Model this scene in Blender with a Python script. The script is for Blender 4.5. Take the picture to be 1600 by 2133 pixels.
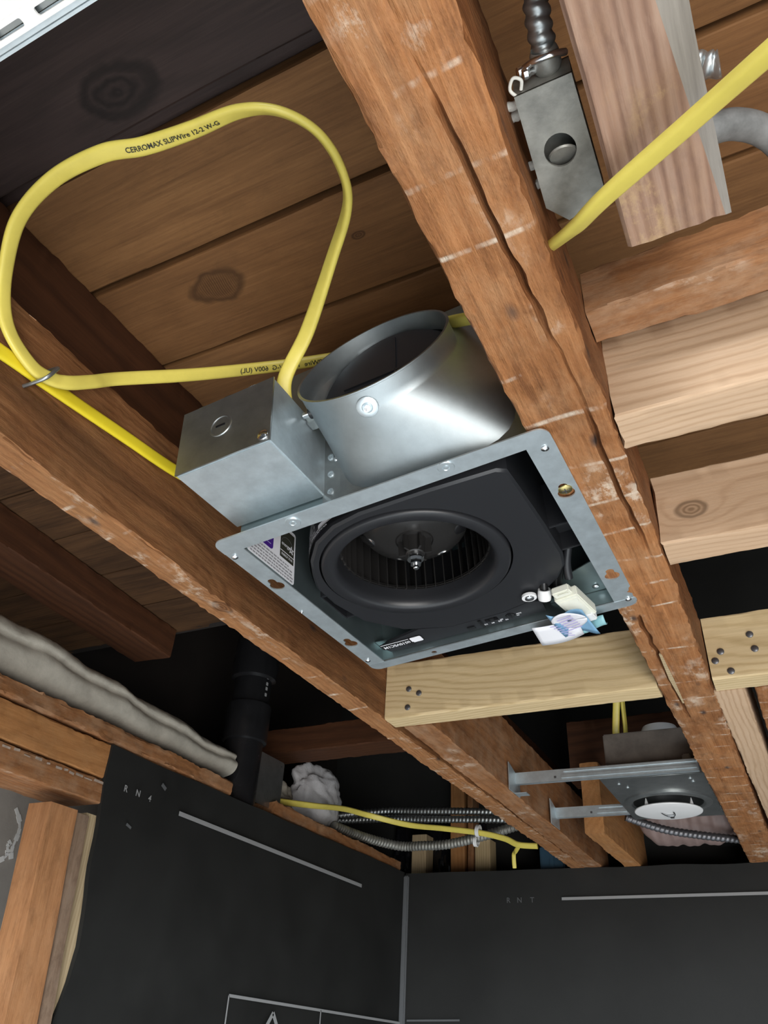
import bpy, bmesh, math, random
from mathutils import Vector, Matrix, noise
for o in list(bpy.data.objects): bpy.data.objects.remove(o, do_unlink=True)
SC = bpy.context.scene
COL = SC.collection
PI = math.pi

# ------------------------------------------------------------ camera, world, light, exposure
cam = bpy.data.cameras.new('camera'); camo = bpy.data.objects.new('camera', cam); COL.objects.link(camo)
RX = Vector((0.894489, 0.444123, 0.051421)); DN = Vector((-0.213121, 0.524664, -0.824201)); FW = Vector((-0.393025, 0.726279, 0.563959))
m = Matrix.Identity(4)
for r in range(3):
    m[r][0], m[r][1], m[r][2] = RX[r], -DN[r], -FW[r]
camo.matrix_world = m
cam.sensor_fit = 'HORIZONTAL'; cam.sensor_width = 36.0; cam.lens = 36.0 * 1604 / 1600
cam.clip_start = 0.01
SC.camera = camo
W = bpy.data.worlds.new('world'); SC.world = W; W.use_nodes = True
W.node_tree.nodes['Background'].inputs[0].default_value = (0.80, 0.90, 1.0, 1)
W.node_tree.nodes['Background'].inputs[1].default_value = 0.065
def area(name, loc, target, size, energy, color, spread=180):
    l = bpy.data.lights.new(name, 'AREA'); l.shape = 'RECTANGLE'; l.size, l.size_y = size; l.energy = energy; l.color = color; l.spread = math.radians(spread)
    o = bpy.data.objects.new(name, l); COL.objects.link(o); o.location = loc
    o.rotation_euler = (Vector(target) - Vector(loc)).to_track_quat('-Z', 'Y').to_euler()
    return o
area('window_daylight', (0.85, -0.75, -0.80), (-0.25, 0.7, 0.4), (1.3, 1.1), 37, (1.0, 0.975, 0.94))
area('floor_fill', (0.9, -1.9, 0.1), (-0.2, 0.9, -1.95), (1.0, 1.4), 110, (0.86, 0.94, 1.0), 75)  # added fill without a doorway; brightens the floor that the steel reflects
SC.view_settings.view_transform = 'Standard'; SC.view_settings.look = 'None'
SC.view_settings.exposure = 0.0; SC.view_settings.gamma = 1.0; SC.view_settings.use_curve_mapping = False

# ------------------------------------------------------------ helpers
def tag(o, label=None, cat=None, group=None, kind=None):
    if label: o['label'] = label
    if cat: o['category'] = cat
    if group: o['group'] = group
    if kind: o['kind'] = kind
    return o
def empty(name, loc=(0, 0, 0), mat=None):
    o = bpy.data.objects.new(name, None); COL.objects.link(o); o.empty_display_size = 0.05
    if mat is not None: o.matrix_world = mat
    else: o.location = loc
    return o
def link(name, me, mat, parent=None, smooth=None, mw=None):
    if mat is not None and not me.materials: me.materials.append(mat)
    if smooth is not None:
        for p in me.polygons: p.use_smooth = True
        me.set_sharp_from_angle(angle=math.radians(smooth))
    o = bpy.data.objects.new(name, me); COL.objects.link(o)
    if parent is not None: o.parent = parent
    if mw is not None: o.matrix_local = mw
    return o
def mesh(name, V, F):
    me = bpy.data.meshes.new(name); me.from_pydata([tuple(v) for v in V], [], F); me.validate(); me.update()
    return me
def fixn(me):
    bm = bmesh.new(); bm.from_mesh(me); bmesh.ops.recalc_face_normals(bm, faces=bm.faces); bm.to_mesh(me); bm.free(); return me
def loft(name, rings, cap0=True, cap1=True, closed=True):
    n = len(rings[0]); V = [p for r in rings for p in r]; F = []
    for i in range(len(rings) - 1):
        for j in range(n if closed else n - 1):
            k = (j + 1) % n
            F.append((i * n + j, i * n + k, (i + 1) * n + k, (i + 1) * n + j))
    if cap0: F.append(tuple(range(n))[::-1])
    if cap1: F.append(tuple((len(rings) - 1) * n + j for j in range(n)))
    return fixn(mesh(name, V, F))
def box_me(name, a, b, bevel=0.0, seg=2):
    bm = bmesh.new(); bmesh.ops.create_cube(bm, size=1)
    s = [b[i] - a[i] for i in range(3)]; c = [(a[i] + b[i]) / 2 for i in range(3)]
    for v in bm.verts: v.co = Vector((v.co[i] * s[i] + c[i] for i in range(3)))
    if bevel > 0: bmesh.ops.bevel(bm, geom=bm.edges[:], offset=bevel, segments=seg, affect='EDGES', clamp_overlap=True)
    me = bpy.data.meshes.new(name); bm.to_mesh(me); bm.free(); return me
def join(name, mes, xfs=None):
    bm = bmesh.new()
    for i, me in enumerate(mes):
        n0 = len(bm.verts); bm.from_mesh(me); bm.verts.ensure_lookup_table()
        if xfs and xfs[i] is not None:
            for v in bm.verts[n0:]: v.co = xfs[i] @ v.co
    out = bpy.data.meshes.new(name); bm.to_mesh(out); bm.free(); return out
def lathe(name, prof, n=32, cap=False):
    rings = [[(r * math.cos(2 * PI * j / n), r * math.sin(2 * PI * j / n), z) for j in range(n)] for r, z in prof]
    return loft(name, rings, cap, cap)
def plate(name, outer, holes, t, res=None):
    cu = bpy.data.curves.new(name, 'CURVE'); cu.dimensions = '2D'; cu.fill_mode = 'BOTH'; cu.extrude = t / 2
    for pts in [outer] + list(holes):
        s = cu.splines.new('POLY'); s.points.add(len(pts) - 1); s.use_cyclic_u = True
        for p, q in zip(s.points, pts): p.co = (q[0], q[1], 0, 1)
    return curve_mesh(name, cu)
def curve_mesh(name, cu):
    o = bpy.data.objects.new('tmp', cu); COL.objects.link(o)
    dg = bpy.context.evaluated_depsgraph_get(); dg.update()
    me = bpy.data.meshes.new_from_object(o.evaluated_get(dg)); me.name = name
    bpy.data.objects.remove(o); bpy.data.curves.remove(cu)
    me.materials.clear()
    return me
def text_me(s, size, align='CENTER', bold=0.0, squash=1.0):
    cu = bpy.data.curves.new('txt', 'FONT'); cu.body = s; cu.size = size; cu.align_x = align; cu.align_y = 'CENTER'
    cu.offset = bold; cu.fill_mode = 'FRONT'; cu.resolution_u = 3
    me = curve_mesh('lettering', cu)
    if squash != 1.0:
        for v in me.vertices: v.co.x *= squash
    return me
def circ(cx, cy, r, n=32, a0=0): return [(cx + r * math.cos(a0 + 2 * PI * k / n), cy + r * math.sin(a0 + 2 * PI * k / n)) for k in range(n)]
def rrect(x0, y0, x1, y1, r, n=5):
    P = []
    for cx, cy, a in ((x1 - r, y1 - r, 0), (x0 + r, y1 - r, PI / 2), (x0 + r, y0 + r, PI), (x1 - r, y0 + r, 3 * PI / 2)):
        for k in range(n + 1): P.append((cx + r * math.cos(a + PI / 2 * k / n), cy + r * math.sin(a + PI / 2 * k / n)))
    return P
def frame_mat(o, x, y, z):
    M = Matrix.Identity(4)
    for r in range(3): M[r][0], M[r][1], M[r][2], M[r][3] = x[r], y[r], z[r], o[r]
    return M
def axes(o, z, xhint=(1, 0, 0)):
    z = Vector(z).normalized(); x = Vector(xhint); x = (x - z * x.dot(z)).normalized(); y = z.cross(x)
    return frame_mat(Vector(o), x, y, z)
def T(x, y, z): return Matrix.Translation((x, y, z))
def catmull(P, n=8, closed=False):
    P = [Vector(p) for p in P]; out = []
    for i in range(len(P) - 1):
        p0 = P[max(i - 1, 0)]; p1 = P[i]; p2 = P[i + 1]; p3 = P[min(i + 2, len(P) - 1)]
        for k in range(n):
            t = k / n
            out.append(0.5 * ((2 * p1) + (p2 - p0) * t + (2 * p0 - 5 * p1 + 4 * p2 - p3) * t * t + (3 * p1 - p0 - 3 * p2 + p3) * t ** 3))
    out.append(P[-1]); return out
def resample(P, step):
    out = [P[0]]; acc = 0
    for a, b in zip(P[:-1], P[1:]):
        L = (b - a).length
        while L > 0 and acc + L >= step:
            a = a + (b - a) * ((step - acc) / L); L = (b - a).length; out.append(a.copy()); acc = 0
        acc += L
    out.append(P[-1]); return out

# ------------------------------------------------------------ materials
def new_mat(name):
    M = bpy.data.materials.new(name); M.use_nodes = True; nt = M.node_tree
    return M, nt, nt.nodes['Principled BSDF']
class NB:
    def __init__(s, nt): s.nt = nt
    def n(s, t, **k):
        o = s.nt.nodes.new(t)
        for a, v in k.items():
            if a.startswith('i_'): o.inputs[a[2:].replace('_', ' ')].default_value = v
            else: setattr(o, a, v)
        return o
    def l(s, a, b): s.nt.links.new(a, b)
    def math(s, op, a, b=None, c=None, clamp=False):
        o = s.n('ShaderNodeMath', operation=op, use_clamp=clamp)
        for i, x in enumerate((a, b, c)):
            if x is None: continue
            if isinstance(x, (int, float)): o.inputs[i].default_value = x
            else: s.l(x, o.inputs[i])
        return o.outputs[0]
    def ramp(s, fac, stops):
        o = s.n('ShaderNodeValToRGB'); e = o.color_ramp.elements
        while len(e) < len(stops): e.new(0.5)
        for k, (p, c) in enumerate(stops):
            e[k].position = p; e[k].color = (c[0], c[1], c[2], 1) if not isinstance(c, (int, float)) else (c, c, c, 1)
        s.l(fac, o.inputs[0]); return o.outputs[0]
    def mix(s, fac, a, b):
        o = s.n('ShaderNodeMix', data_type='RGBA')
        if isinstance(fac, (int, float)): o.inputs[0].default_value = fac
        else: s.l(fac, o.inputs[0])
        for i, x in ((6, a), (7, b)):
            if isinstance(x, tuple): o.inputs[i].default_value = (*x[:3], 1)
            else: s.l(x, o.inputs[i])
        return o.outputs[2]
    def noise(s, vec, scale, detail=4, rough=0.55, dist=0.0):
        o = s.n('ShaderNodeTexNoise'); o.inputs['Scale'].default_value = scale; o.inputs['Detail'].default_value = detail
        o.inputs['Roughness'].default_value = rough; o.inputs['Distortion'].default_value = dist
        s.l(vec, o.inputs['Vector']); return o.outputs['Fac']
    def vmul(s, vec, k):
        o = s.n('ShaderNodeVectorMath', operation='MULTIPLY'); s.l(vec, o.inputs[0]); o.inputs[1].default_value = k; return o.outputs[0]
    def vadd(s, a, b):
        o = s.n('ShaderNodeVectorMath', operation='ADD'); s.l(a, o.inputs[0])
        if isinstance(b, tuple): o.inputs[1].default_value = b
        else: s.l(b, o.inputs[1])
        return o.outputs[0]

def wood(name, dark, mid, light, rings=55, warp=0.02, contrast=0.5, knots=(), lath=None, splotch=0.0, stain=0.35, mottle=0.0, mottle_col=(0.40, 0.27, 0.17), sideline=None, sharp=1.6, streak=0.3, bdist=0.0015, side_tint=None, spots=0.0, rough=0.7, bump=0.25, seed=0.0, splotch_col=(0.72, 0.62, 0.5)):
    """grain along local X; growth bands across local Y/Z; knots [(x,y,z,r)] in local metres"""
    M, nt, bs = new_mat(name); B = NB(nt)
    tc = B.n('ShaderNodeTexCoord').outputs['Object']
    oi = B.n('ShaderNodeObjectInfo').outputs['Random']
    off = B.n('ShaderNodeCombineXYZ'); B.l(B.math('MULTIPLY', oi, 13.7), off.inputs[0]); B.l(B.math('MULTIPLY_ADD', oi, 5.3, seed), off.inputs[1]); B.l(B.math('MULTIPLY', oi, 8.1), off.inputs[2])
    co = B.vadd(tc, off.outputs[0])
    sep = B.n('ShaderNodeSeparateXYZ'); B.l(tc, sep.inputs[0])
    wn = B.noise(B.vmul(co, (2.2, 7, 7)), 1.0, 2, 0.5)
    w2 = B.noise(B.vmul(co, (9, 60, 60)), 1.0, 3, 0.6)
    base = B.math('ADD', B.math('MULTIPLY', sep.outputs[1], 1.0), B.math('MULTIPLY', sep.outputs[2], 0.62))
    ph = B.math('ADD', base, B.math('MULTIPLY', B.math('SUBTRACT', wn, 0.5), warp * 4))
    ph = B.math('ADD', ph, B.math('MULTIPLY', B.math('SUBTRACT', w2, 0.5), 0.006))
    kmask = None; kring = None; cr = None
    for (kx, ky, kz, kr) in knots:
        d = B.n('ShaderNodeVectorMath', operation='SUBTRACT'); B.l(tc, d.inputs[0]); d.inputs[1].default_value = (kx, ky, kz)
        dd = B.n('ShaderNodeVectorMath', operation='MULTIPLY'); B.l(d.outputs[0], dd.inputs[0]); dd.inputs[1].default_value = (0.62, 1.0, 1.0)
        nz = B.noise(B.vmul(tc, (1, 1, 1)), 40, 2)
        ln = B.n('ShaderNodeVectorMath', operation='LENGTH'); B.l(dd.outputs[0], ln.inputs[0])
        r = B.math('ADD', ln.outputs[1], B.math('MULTIPLY', B.math('SUBTRACT', nz, 0.5), kr * 0.8))
        g = B.math('POWER', 2.718, B.math('MULTIPLY', B.math('POWER', B.math('DIVIDE', r, kr * 2.4), 2.0), -1.0))
        ph = B.math('ADD', ph, B.math('MULTIPLY', g, kr * 2.2))
        km = B.n('ShaderNodeMapRange', interpolation_type='SMOOTHSTEP'); B.l(r, km.inputs[0]); km.inputs[1].default_value = kr * 1.15; km.inputs[2].default_value = kr * 0.55
        rg = B.ramp(B.math('ABSOLUTE', B.math('SUBTRACT', B.math('DIVIDE', r, kr), 1.0)), [(0.05, 1.0), (0.28, 0.0)])
        kring = rg if kring is None else B.math('MAXIMUM', kring, rg)
        cr = B.math('MULTIPLY_ADD', B.math('SINE', B.math('MULTIPLY', B.math('DIVIDE', r, kr), 16.0)), 0.3, 0.7)
        kmask = km.outputs[0] if kmask is None else B.math('MAXIMUM', kmask, km.outputs[0])
    band = B.math('MULTIPLY_ADD', B.math('SINE', B.math('MULTIPLY', ph, rings * 2 * PI)), 0.5, 0.5)
    band = B.math('POWER', band, sharp)
    amp = B.math('MULTIPLY_ADD', B.noise(B.vmul(co, (3, 14, 14)), 1.0, 3, 0.6), 1.3, -0.1)
    band = B.math('MULTIPLY_ADD', B.math('SUBTRACT', band, 0.5), amp, 0.5)
    fine = B.math('MULTIPLY_ADD', B.noise(B.vmul(co, (14, 420, 420)), 1.0, 3, 0.6), 0.6, B.math('MULTIPLY', B.noise(B.vmul(co, (5, 70, 70)), 1.0, 5, 0.7), 0.42))
    big = B.noise(B.vmul(co, (3.5, 11, 11)), 1.0, 4, 0.6)
    f = B.math('ADD', B.math('MULTIPLY', B.math('SUBTRACT', 1.0, band), contrast), B.math('MULTIPLY', fine, 1 - contrast))
    c = B.ramp(f, [(0.15, dark), (0.55, mid), (0.92, light)])
    dk = tuple(x * 0.55 for x in dark)
    if streak > 0:
        sk_ = B.noise(B.vmul(B.vadd(co, (1.3, 2.7, 0.4)), (7, 210, 210)), 1.0, 4, 0.7)
        c = B.mix(B.math('MULTIPLY', B.ramp(sk_, [(0.52, 0.0), (0.66, 1.0)]), streak), c, tuple(x * 0.8 for x in dark))
        sk2 = B.noise(B.vmul(B.vadd(co, (5.3, 0.7, 1.4)), (11, 300, 300)), 1.0, 4, 0.7)
        c = B.mix(B.math('MULTIPLY', B.ramp(sk2, [(0.54, 0.0), (0.68, 1.0)]), streak * 0.8), c, tuple(min(1, x * 1.12) for x in light))
    c = B.mix(B.math('MULTIPLY', B.ramp(big, [(0.42, 0.0), (0.72, 1.0)]), stain), c, dk)
    if mottle > 0:
        mo = B.noise(B.vmul(co, (18, 30, 30)), 1.0, 6, 0.72)
        c = B.mix(B.math('MULTIPLY', B.ramp(mo, [(0.44, 0.0), (0.62, 1.0)]), mottle), c, mottle_col)
        m2 = B.noise(B.vmul(B.vadd(co, (3.1, 0.7, 0.2)), (26, 60, 60)), 1.0, 6, 0.75)
        c = B.mix(B.math('MULTIPLY', B.ramp(m2, [(0.50, 0.0), (0.66, 1.0)]), mottle), c, tuple(x * 0.6 for x in dark))
    if sideline is not None:
        zz = B.math('ADD', sep.outputs[2], B.math('MULTIPLY', B.math('SUBTRACT', B.noise(B.vmul(tc, (5, 1, 20)), 1.0, 4, 0.6), 0.5), 0.045))
        sl = B.ramp(B.math('ABSOLUTE', B.math('SUBTRACT', zz, sideline)), [(0.001, 1.0), (0.016, 0.0)])
        c = B.mix(B.math('MULTIPLY', sl, 0.6), c, tuple(x * 0.5 for x in dark))
    if kmask is not None:
        c = B.mix(B.math('MULTIPLY', B.math('MULTIPLY', kmask, 0.95), cr), c, tuple(x * 0.62 for x in dark))
        c = B.mix(B.math('MULTIPLY', kring, 0.7), c, tuple(x * 0.4 for x in dark))
    if spots > 0:
        vo = B.n('ShaderNodeTexVoronoi', feature='F1'); vo.inputs['Scale'].default_value = 1.0; B.l(B.vmul(co, (16, 34, 34)), vo.inputs['Vector'])
        sp = B.ramp(vo.outputs['Distance'], [(0.05, 1.0), (0.17, 0.0)])
        gate = B.ramp(B.noise(B.vmul(co, (7, 9, 9)), 1.0, 1), [(0.44, 0.0), (0.54, 1.0)])
        c = B.mix(B.math('MULTIPLY', B.math('MULTIPLY', sp, gate), spots), c, (0.03, 0.028, 0.03))
    if side_tint is not None:  # multiplies the colour by a darker tint on faces not turned down
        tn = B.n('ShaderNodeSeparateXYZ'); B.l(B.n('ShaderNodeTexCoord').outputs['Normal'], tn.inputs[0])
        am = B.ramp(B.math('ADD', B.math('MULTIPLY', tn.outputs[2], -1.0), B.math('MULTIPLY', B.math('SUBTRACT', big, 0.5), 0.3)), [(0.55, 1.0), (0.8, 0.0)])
        hs = B.n('ShaderNodeMix', data_type='RGBA', blend_type='MULTIPLY'); B.l(am, hs.inputs[0]); B.l(c, hs.inputs[6]); hs.inputs[7].default_value = (*side_tint, 1); c = hs.outputs[2]
    geo = B.n('ShaderNodeNewGeometry'); gs = B.n('ShaderNodeSeparateXYZ'); B.l(geo.outputs['Normal'], gs.inputs[0])
    dn = B.ramp(B.math('MULTIPLY', gs.outputs[2], -1.0), [(0.6, 0.0), (0.9, 1.0)])
    rgh = None
    if lath or splotch:
        sn = B.noise(B.vmul(co, (38, 52, 52)), 1.0, 6, 0.7)
        msk = None
        if splotch:
            s1 = B.noise(B.vmul(co, (9, 15, 15)), 1.0, 3, 0.6)
            msk = B.math('MULTIPLY', B.math('MULTIPLY', B.ramp(s1, [(0.53, 0.0), (0.66, 1.0)]), B.ramp(sn, [(0.5, 0.0), (0.60, 1.0)])), splotch)
        if lath:
            pitch, amt = lath
            jx = B.math('ADD', sep.outputs[0], B.math('MULTIPLY', B.noise(B.vmul(co, (6, 4, 4)), 1.0, 2), 0.05))
            fr = B.math('FRACT', B.math('DIVIDE', jx, pitch))
            ln = B.ramp(B.math('ABSOLUTE', B.math('SUBTRACT', fr, 0.5)), [(0.018, 1.0), (0.05, 0.0)])
            g2 = B.ramp(B.noise(B.vmul(co, (10, 26, 26)), 1.0, 4, 0.7), [(0.47, 0.0), (0.6, 1.0)])
            lm = B.math('MULTIPLY', B.math('MULTIPLY', B.math('MULTIPLY', ln, g2), B.ramp(sn, [(0.36, 0.15), (0.56, 1.0)])), amt)
            msk = lm if msk is None else B.math('MAXIMUM', msk, lm)
        msk = B.math('MULTIPLY', msk, dn)
        c = B.mix(msk, c, splotch_col)
    B.l(c, bs.inputs['Base Color'])
    bs.inputs['Roughness'].default_value = rough
    bs.inputs['Specular IOR Level'].default_value = 0.3
    bp = B.n('ShaderNodeBump'); bp.inputs['Strength'].default_value = bump; bp.inputs['Distance'].default_value = bdist
    hh = B.math('ADD', B.math('MULTIPLY', f, 0.7), B.math('MULTIPLY', B.noise(B.vmul(co, (40, 90, 90)), 1.0, 5, 0.7), 0.8))
    B.l(hh, bp.inputs['Height']); B.l(bp.outputs[0], bs.inputs['Normal'])
    return M

def plain(name, col, rough=0.5, metal=0.0, bump=0.0, bscale=300, var=0.0, vscale=25, spec=0.5, coat=0.0, sss=0.0, trans=0.0, aniso=0.0):
    M, nt, bs = new_mat(name); B = NB(nt)
    bs.inputs['Roughness'].default_value = rough; bs.inputs['Metallic'].default_value = metal
    bs.inputs['Specular IOR Level'].default_value = spec; bs.inputs['Coat Weight'].default_value = coat
    tc = B.n('ShaderNodeTexCoord').outputs['Object']
    if var > 0:
        nz = B.noise(tc, vscale, 5, 0.65)
        a = tuple(x * (1 - var) for x in col); b = tuple(min(1, x * (1 + var)) for x in col)
        B.l(B.ramp(nz, [(0.3, a), (0.7, b)]), bs.inputs['Base Color'])
        B.l(B.math('MULTIPLY_ADD', B.math('SUBTRACT', nz, 0.5), var * 0.7, rough), bs.inputs['Roughness'])
    else: bs.inputs['Base Color'].default_value = (*col, 1)
    if bump > 0:
        bp = B.n('ShaderNodeBump'); bp.inputs['Strength'].default_value = bump; bp.inputs['Distance'].default_value = 0.001
        B.l(B.noise(tc, bscale, 4, 0.6), bp.inputs['Height']); B.l(bp.outputs[0], bs.inputs['Normal'])
    if trans > 0: bs.inputs['Transmission Weight'].default_value = trans
    return M

OLD_D, OLD_M, OLD_L = (0.15, 0.054, 0.019), (0.36, 0.15, 0.054), (0.56, 0.27, 0.115)
M_J2 = wood('old joist wood, reddish', OLD_D, OLD_M, OLD_L, rings=60, contrast=0.18, lath=(0.052, 0.75), splotch=0.6, spots=0.85, mottle=0.45, mottle_col=(0.43, 0.235, 0.115), stain=0.4, bump=0.8, rough=0.62, streak=0.45, bdist=0.003, side_tint=(0.62, 0.55, 0.5))
M_J1 = wood('old joist wood, orange', (0.17, 0.068, 0.026), (0.36, 0.16, 0.062), (0.50, 0.25, 0.11), rings=150, contrast=0.25, lath=(0.06, 0.7), splotch=0.55, spots=0.8, mottle=0.28, mottle_col=(0.34, 0.19, 0.085), sideline=0.047, stain=0.35, knots=[(0.879, -0.006, 0.0, 0.008)], bump=0.7, streak=0.45, bdist=0.0025, side_tint=(0.60, 0.56, 0.52))
M_OLD = wood('old framing wood', (0.15, 0.058, 0.022), (0.31, 0.135, 0.052), (0.44, 0.21, 0.09), rings=90, contrast=0.25, splotch=0.35, spots=0.4, mottle=0.35, stain=0.4, bump=0.4)
M_OLD_OR = wood('old orange framing wood', (0.26, 0.105, 0.035), (0.44, 0.20, 0.07), (0.56, 0.29, 0.11), rings=80, contrast=0.2, splotch=0.2, mottle=0.25, mottle_col=(0.42, 0.24, 0.11), stain=0.25, bump=0.35)
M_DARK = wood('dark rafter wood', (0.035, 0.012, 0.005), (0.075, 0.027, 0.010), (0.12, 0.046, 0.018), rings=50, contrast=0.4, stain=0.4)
M_SHEATH = wood('brown roof board wood', (0.12, 0.053, 0.019), (0.225, 0.107, 0.039), (0.315, 0.16, 0.064), rings=26, warp=0.05, contrast=0.16, mottle=0.2, mottle_col=(0.16, 0.075, 0.03), stain=0.35, rough=0.75, bump=0.25)
M_SHEATHK = wood('brown roof board wood with knots', (0.12, 0.053, 0.019), (0.215, 0.10, 0.036), (0.30, 0.15, 0.06), rings=26, warp=0.05, contrast=0.16, mottle=0.2, mottle_col=(0.15, 0.07, 0.028), stain=0.35, rough=0.75, bump=0.25, knots=[(0.155, -0.014, 0.0, 0.017), (0.319, -0.008, 0, 0.004)])
M_SHEATHL = wood('shade darkened streaked roof board wood', (0.028, 0.013, 0.006), (0.085, 0.040, 0.016), (0.14, 0.07, 0.03), rings=30, warp=0.05, contrast=0.3, stain=0.6, rough=0.75, streak=0.5)  # dark tone paints in the shade left of the joist; streaks are stains
M_SHEATHD = wood('blackened roof board wood', (0.026, 0.017, 0.015), (0.055, 0.035, 0.031), (0.085, 0.056, 0.049), rings=22, warp=0.05, contrast=0.3, stain=0.3, rough=0.6, knots=[(1.125, 0.022, 0, 0.02)])
M_NEW = wood('new pinkish lumber', (0.38, 0.235, 0.135), (0.55, 0.375, 0.24), (0.64, 0.47, 0.33), rings=150, warp=0.010, contrast=0.5, stain=0.06, rough=0.65, bump=0.25, sharp=3.0, streak=0.2)
M_NEWK = wood('new pinkish lumber with knot', (0.38, 0.235, 0.135), (0.55, 0.37, 0.235), (0.63, 0.46, 0.32), rings=150, warp=0.010, contrast=0.45, stain=0.06, rough=0.65, bump=0.25, sharp=3.0, streak=0.2, knots=[(0.03, -0.019, 0.030, 0.008)])
M_NEWY = wood('new yellowish lumber', (0.40, 0.275, 0.125), (0.60, 0.455, 0.255), (0.70, 0.555, 0.345), rings=150, warp=0.02, contrast=0.5, stain=0.04, rough=0.6, bump=0.25, sharp=2.6, streak=0.2)
M_STUB = wood('weathered grey brown wood', (0.13, 0.065, 0.045), (0.31, 0.19, 0.135), (0.44, 0.31, 0.235), rings=150, warp=0.006, contrast=0.5, stain=0.15, mottle=0.2, mottle_col=(0.40, 0.23, 0.12), splotch=0.35, splotch_col=(0.6, 0.42, 0.2), rough=0.75, bump=0.4)
M_PALE = wood('pale lath wood', (0.34, 0.24, 0.13), (0.46, 0.35, 0.21), (0.55, 0.44, 0.28), rings=140, contrast=0.5, stain=0.1)
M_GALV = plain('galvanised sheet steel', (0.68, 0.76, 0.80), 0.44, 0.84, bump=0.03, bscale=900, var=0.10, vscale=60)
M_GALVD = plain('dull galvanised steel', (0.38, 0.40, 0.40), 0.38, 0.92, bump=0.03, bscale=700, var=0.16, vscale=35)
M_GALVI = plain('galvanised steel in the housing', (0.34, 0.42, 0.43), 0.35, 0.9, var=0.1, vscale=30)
M_COLLAR = plain('brushed galvanised duct steel', (0.37, 0.41, 0.425), 0.46, 0.94, bump=0.03, bscale=900, var=0.10, vscale=40)
M_CHROME = plain('bright zinc steel', (0.78, 0.80, 0.82), 0.2, 1.0)
M_BRASS = plain('yellow zinc screw', (0.70, 0.58, 0.25), 0.3, 1.0)
M_OLDZINC = plain('old weathered steel', (0.27, 0.265, 0.24), 0.5, 0.6, bump=0.2, bscale=160, var=0.35, vscale=45)
M_BLK = plain('black plastic', (0.018, 0.0187, 0.0215), 0.36, bump=0.05, bscale=1200)
M_BLKD = plain('deep black plastic', (0.010, 0.010, 0.011), 0.3)
M_HUB = plain('black glossy plastic', (0.019, 0.018, 0.0175), 0.27)
M_YEL = plain('yellow cable jacket', (0.70, 0.58, 0.115), 0.38, bump=0.06, bscale=250, var=0.06, vscale=40)
M_YELB = plain('bright yellow cable jacket', (0.78, 0.62, 0.028), 0.36, bump=0.04, bscale=250)
M_INK = plain('black ink', (0.03, 0.03, 0.02), 0.6)
M_GREYINK = plain('grey print', (0.30, 0.30, 0.30), 0.7)
M_DIMINK = plain('faint grey print', (0.10, 0.103, 0.106), 0.7)
M_WHITE = plain('white plastic', (0.80, 0.80, 0.80), 0.35)
M_CREAM = plain('ivory plastic', (0.78, 0.78, 0.68), 0.4)
M_PAPER = plain('white paper', (0.80, 0.80, 0.84), 0.7)
M_BLUE = plain('blue plastic film', (0.22, 0.42, 0.62), 0.3)
M_TEAL = plain('pale blue translucent film', (0.25, 0.48, 0.52), 0.25)
M_PURPLE = plain('purple print', (0.07, 0.02, 0.25), 0.5)
M_LILAC = plain('lilac print', (0.45, 0.40, 0.68), 0.5)
M_MEMB = plain('black shower membrane', (0.0150, 0.0150, 0.0140), 0.68, bump=0.12, bscale=900, var=0.25, vscale=6, spec=0.35)
M_INSUL = plain('grey white insulation', (0.44, 0.41, 0.35), 0.95, bump=0.5, bscale=220, var=0.18, vscale=25, spec=0.1)
M_FLUFF = plain('white fibre insulation', (0.60, 0.60, 0.62), 0.95, bump=0.9, bscale=260, var=0.1, vscale=30, spec=0.1)
M_ABS = plain('black pipe plastic', (0.012, 0.012, 0.013), 0.25, var=0.2, vscale=30)
M_PLASTER = plain('grey plaster', (0.33, 0.30, 0.27), 0.85, bump=0.4, bscale=60, var=0.15, vscale=10)
M_WHITEPL = plain('white plaster', (0.80, 0.79, 0.77), 0.8, bump=0.5, bscale=90, var=0.06, vscale=12)
M_FLOOR = plain('pale concrete floor', (0.72, 0.72, 0.71), 0.7, bump=0.2, bscale=40, var=0.1, vscale=4)
M_SHADE = plain('near black attic shade', (0.014, 0.010, 0.008), 0.8, var=0.2, vscale=8)  # near black colour stands in for the shade of the attic
M_NAIL = plain('dark nail steel', (0.16, 0.16, 0.17), 0.4, 0.7)
M_CLOTH = plain('grey cloth wire sheath', (0.62, 0.61, 0.56), 0.85, bump=0.4, bscale=400, var=0.2, vscale=60)
M_PINK = plain('pinkish duct wrap', (0.24, 0.17, 0.155), 0.55, bump=0.3, bscale=60, var=0.15)
M_BLKFILM = plain('shiny black film', (0.008, 0.008, 0.01), 0.12, bump=1.0, bscale=35)
M_BLUEBOX = plain('dark blue plastic', (0.03, 0.075, 0.12), 0.45)
M_LOOM = plain('black and grey worn cable sheath', (0.13, 0.13, 0.125), 0.6, bump=0.2, bscale=80, var=0.75, vscale=22)

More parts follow.
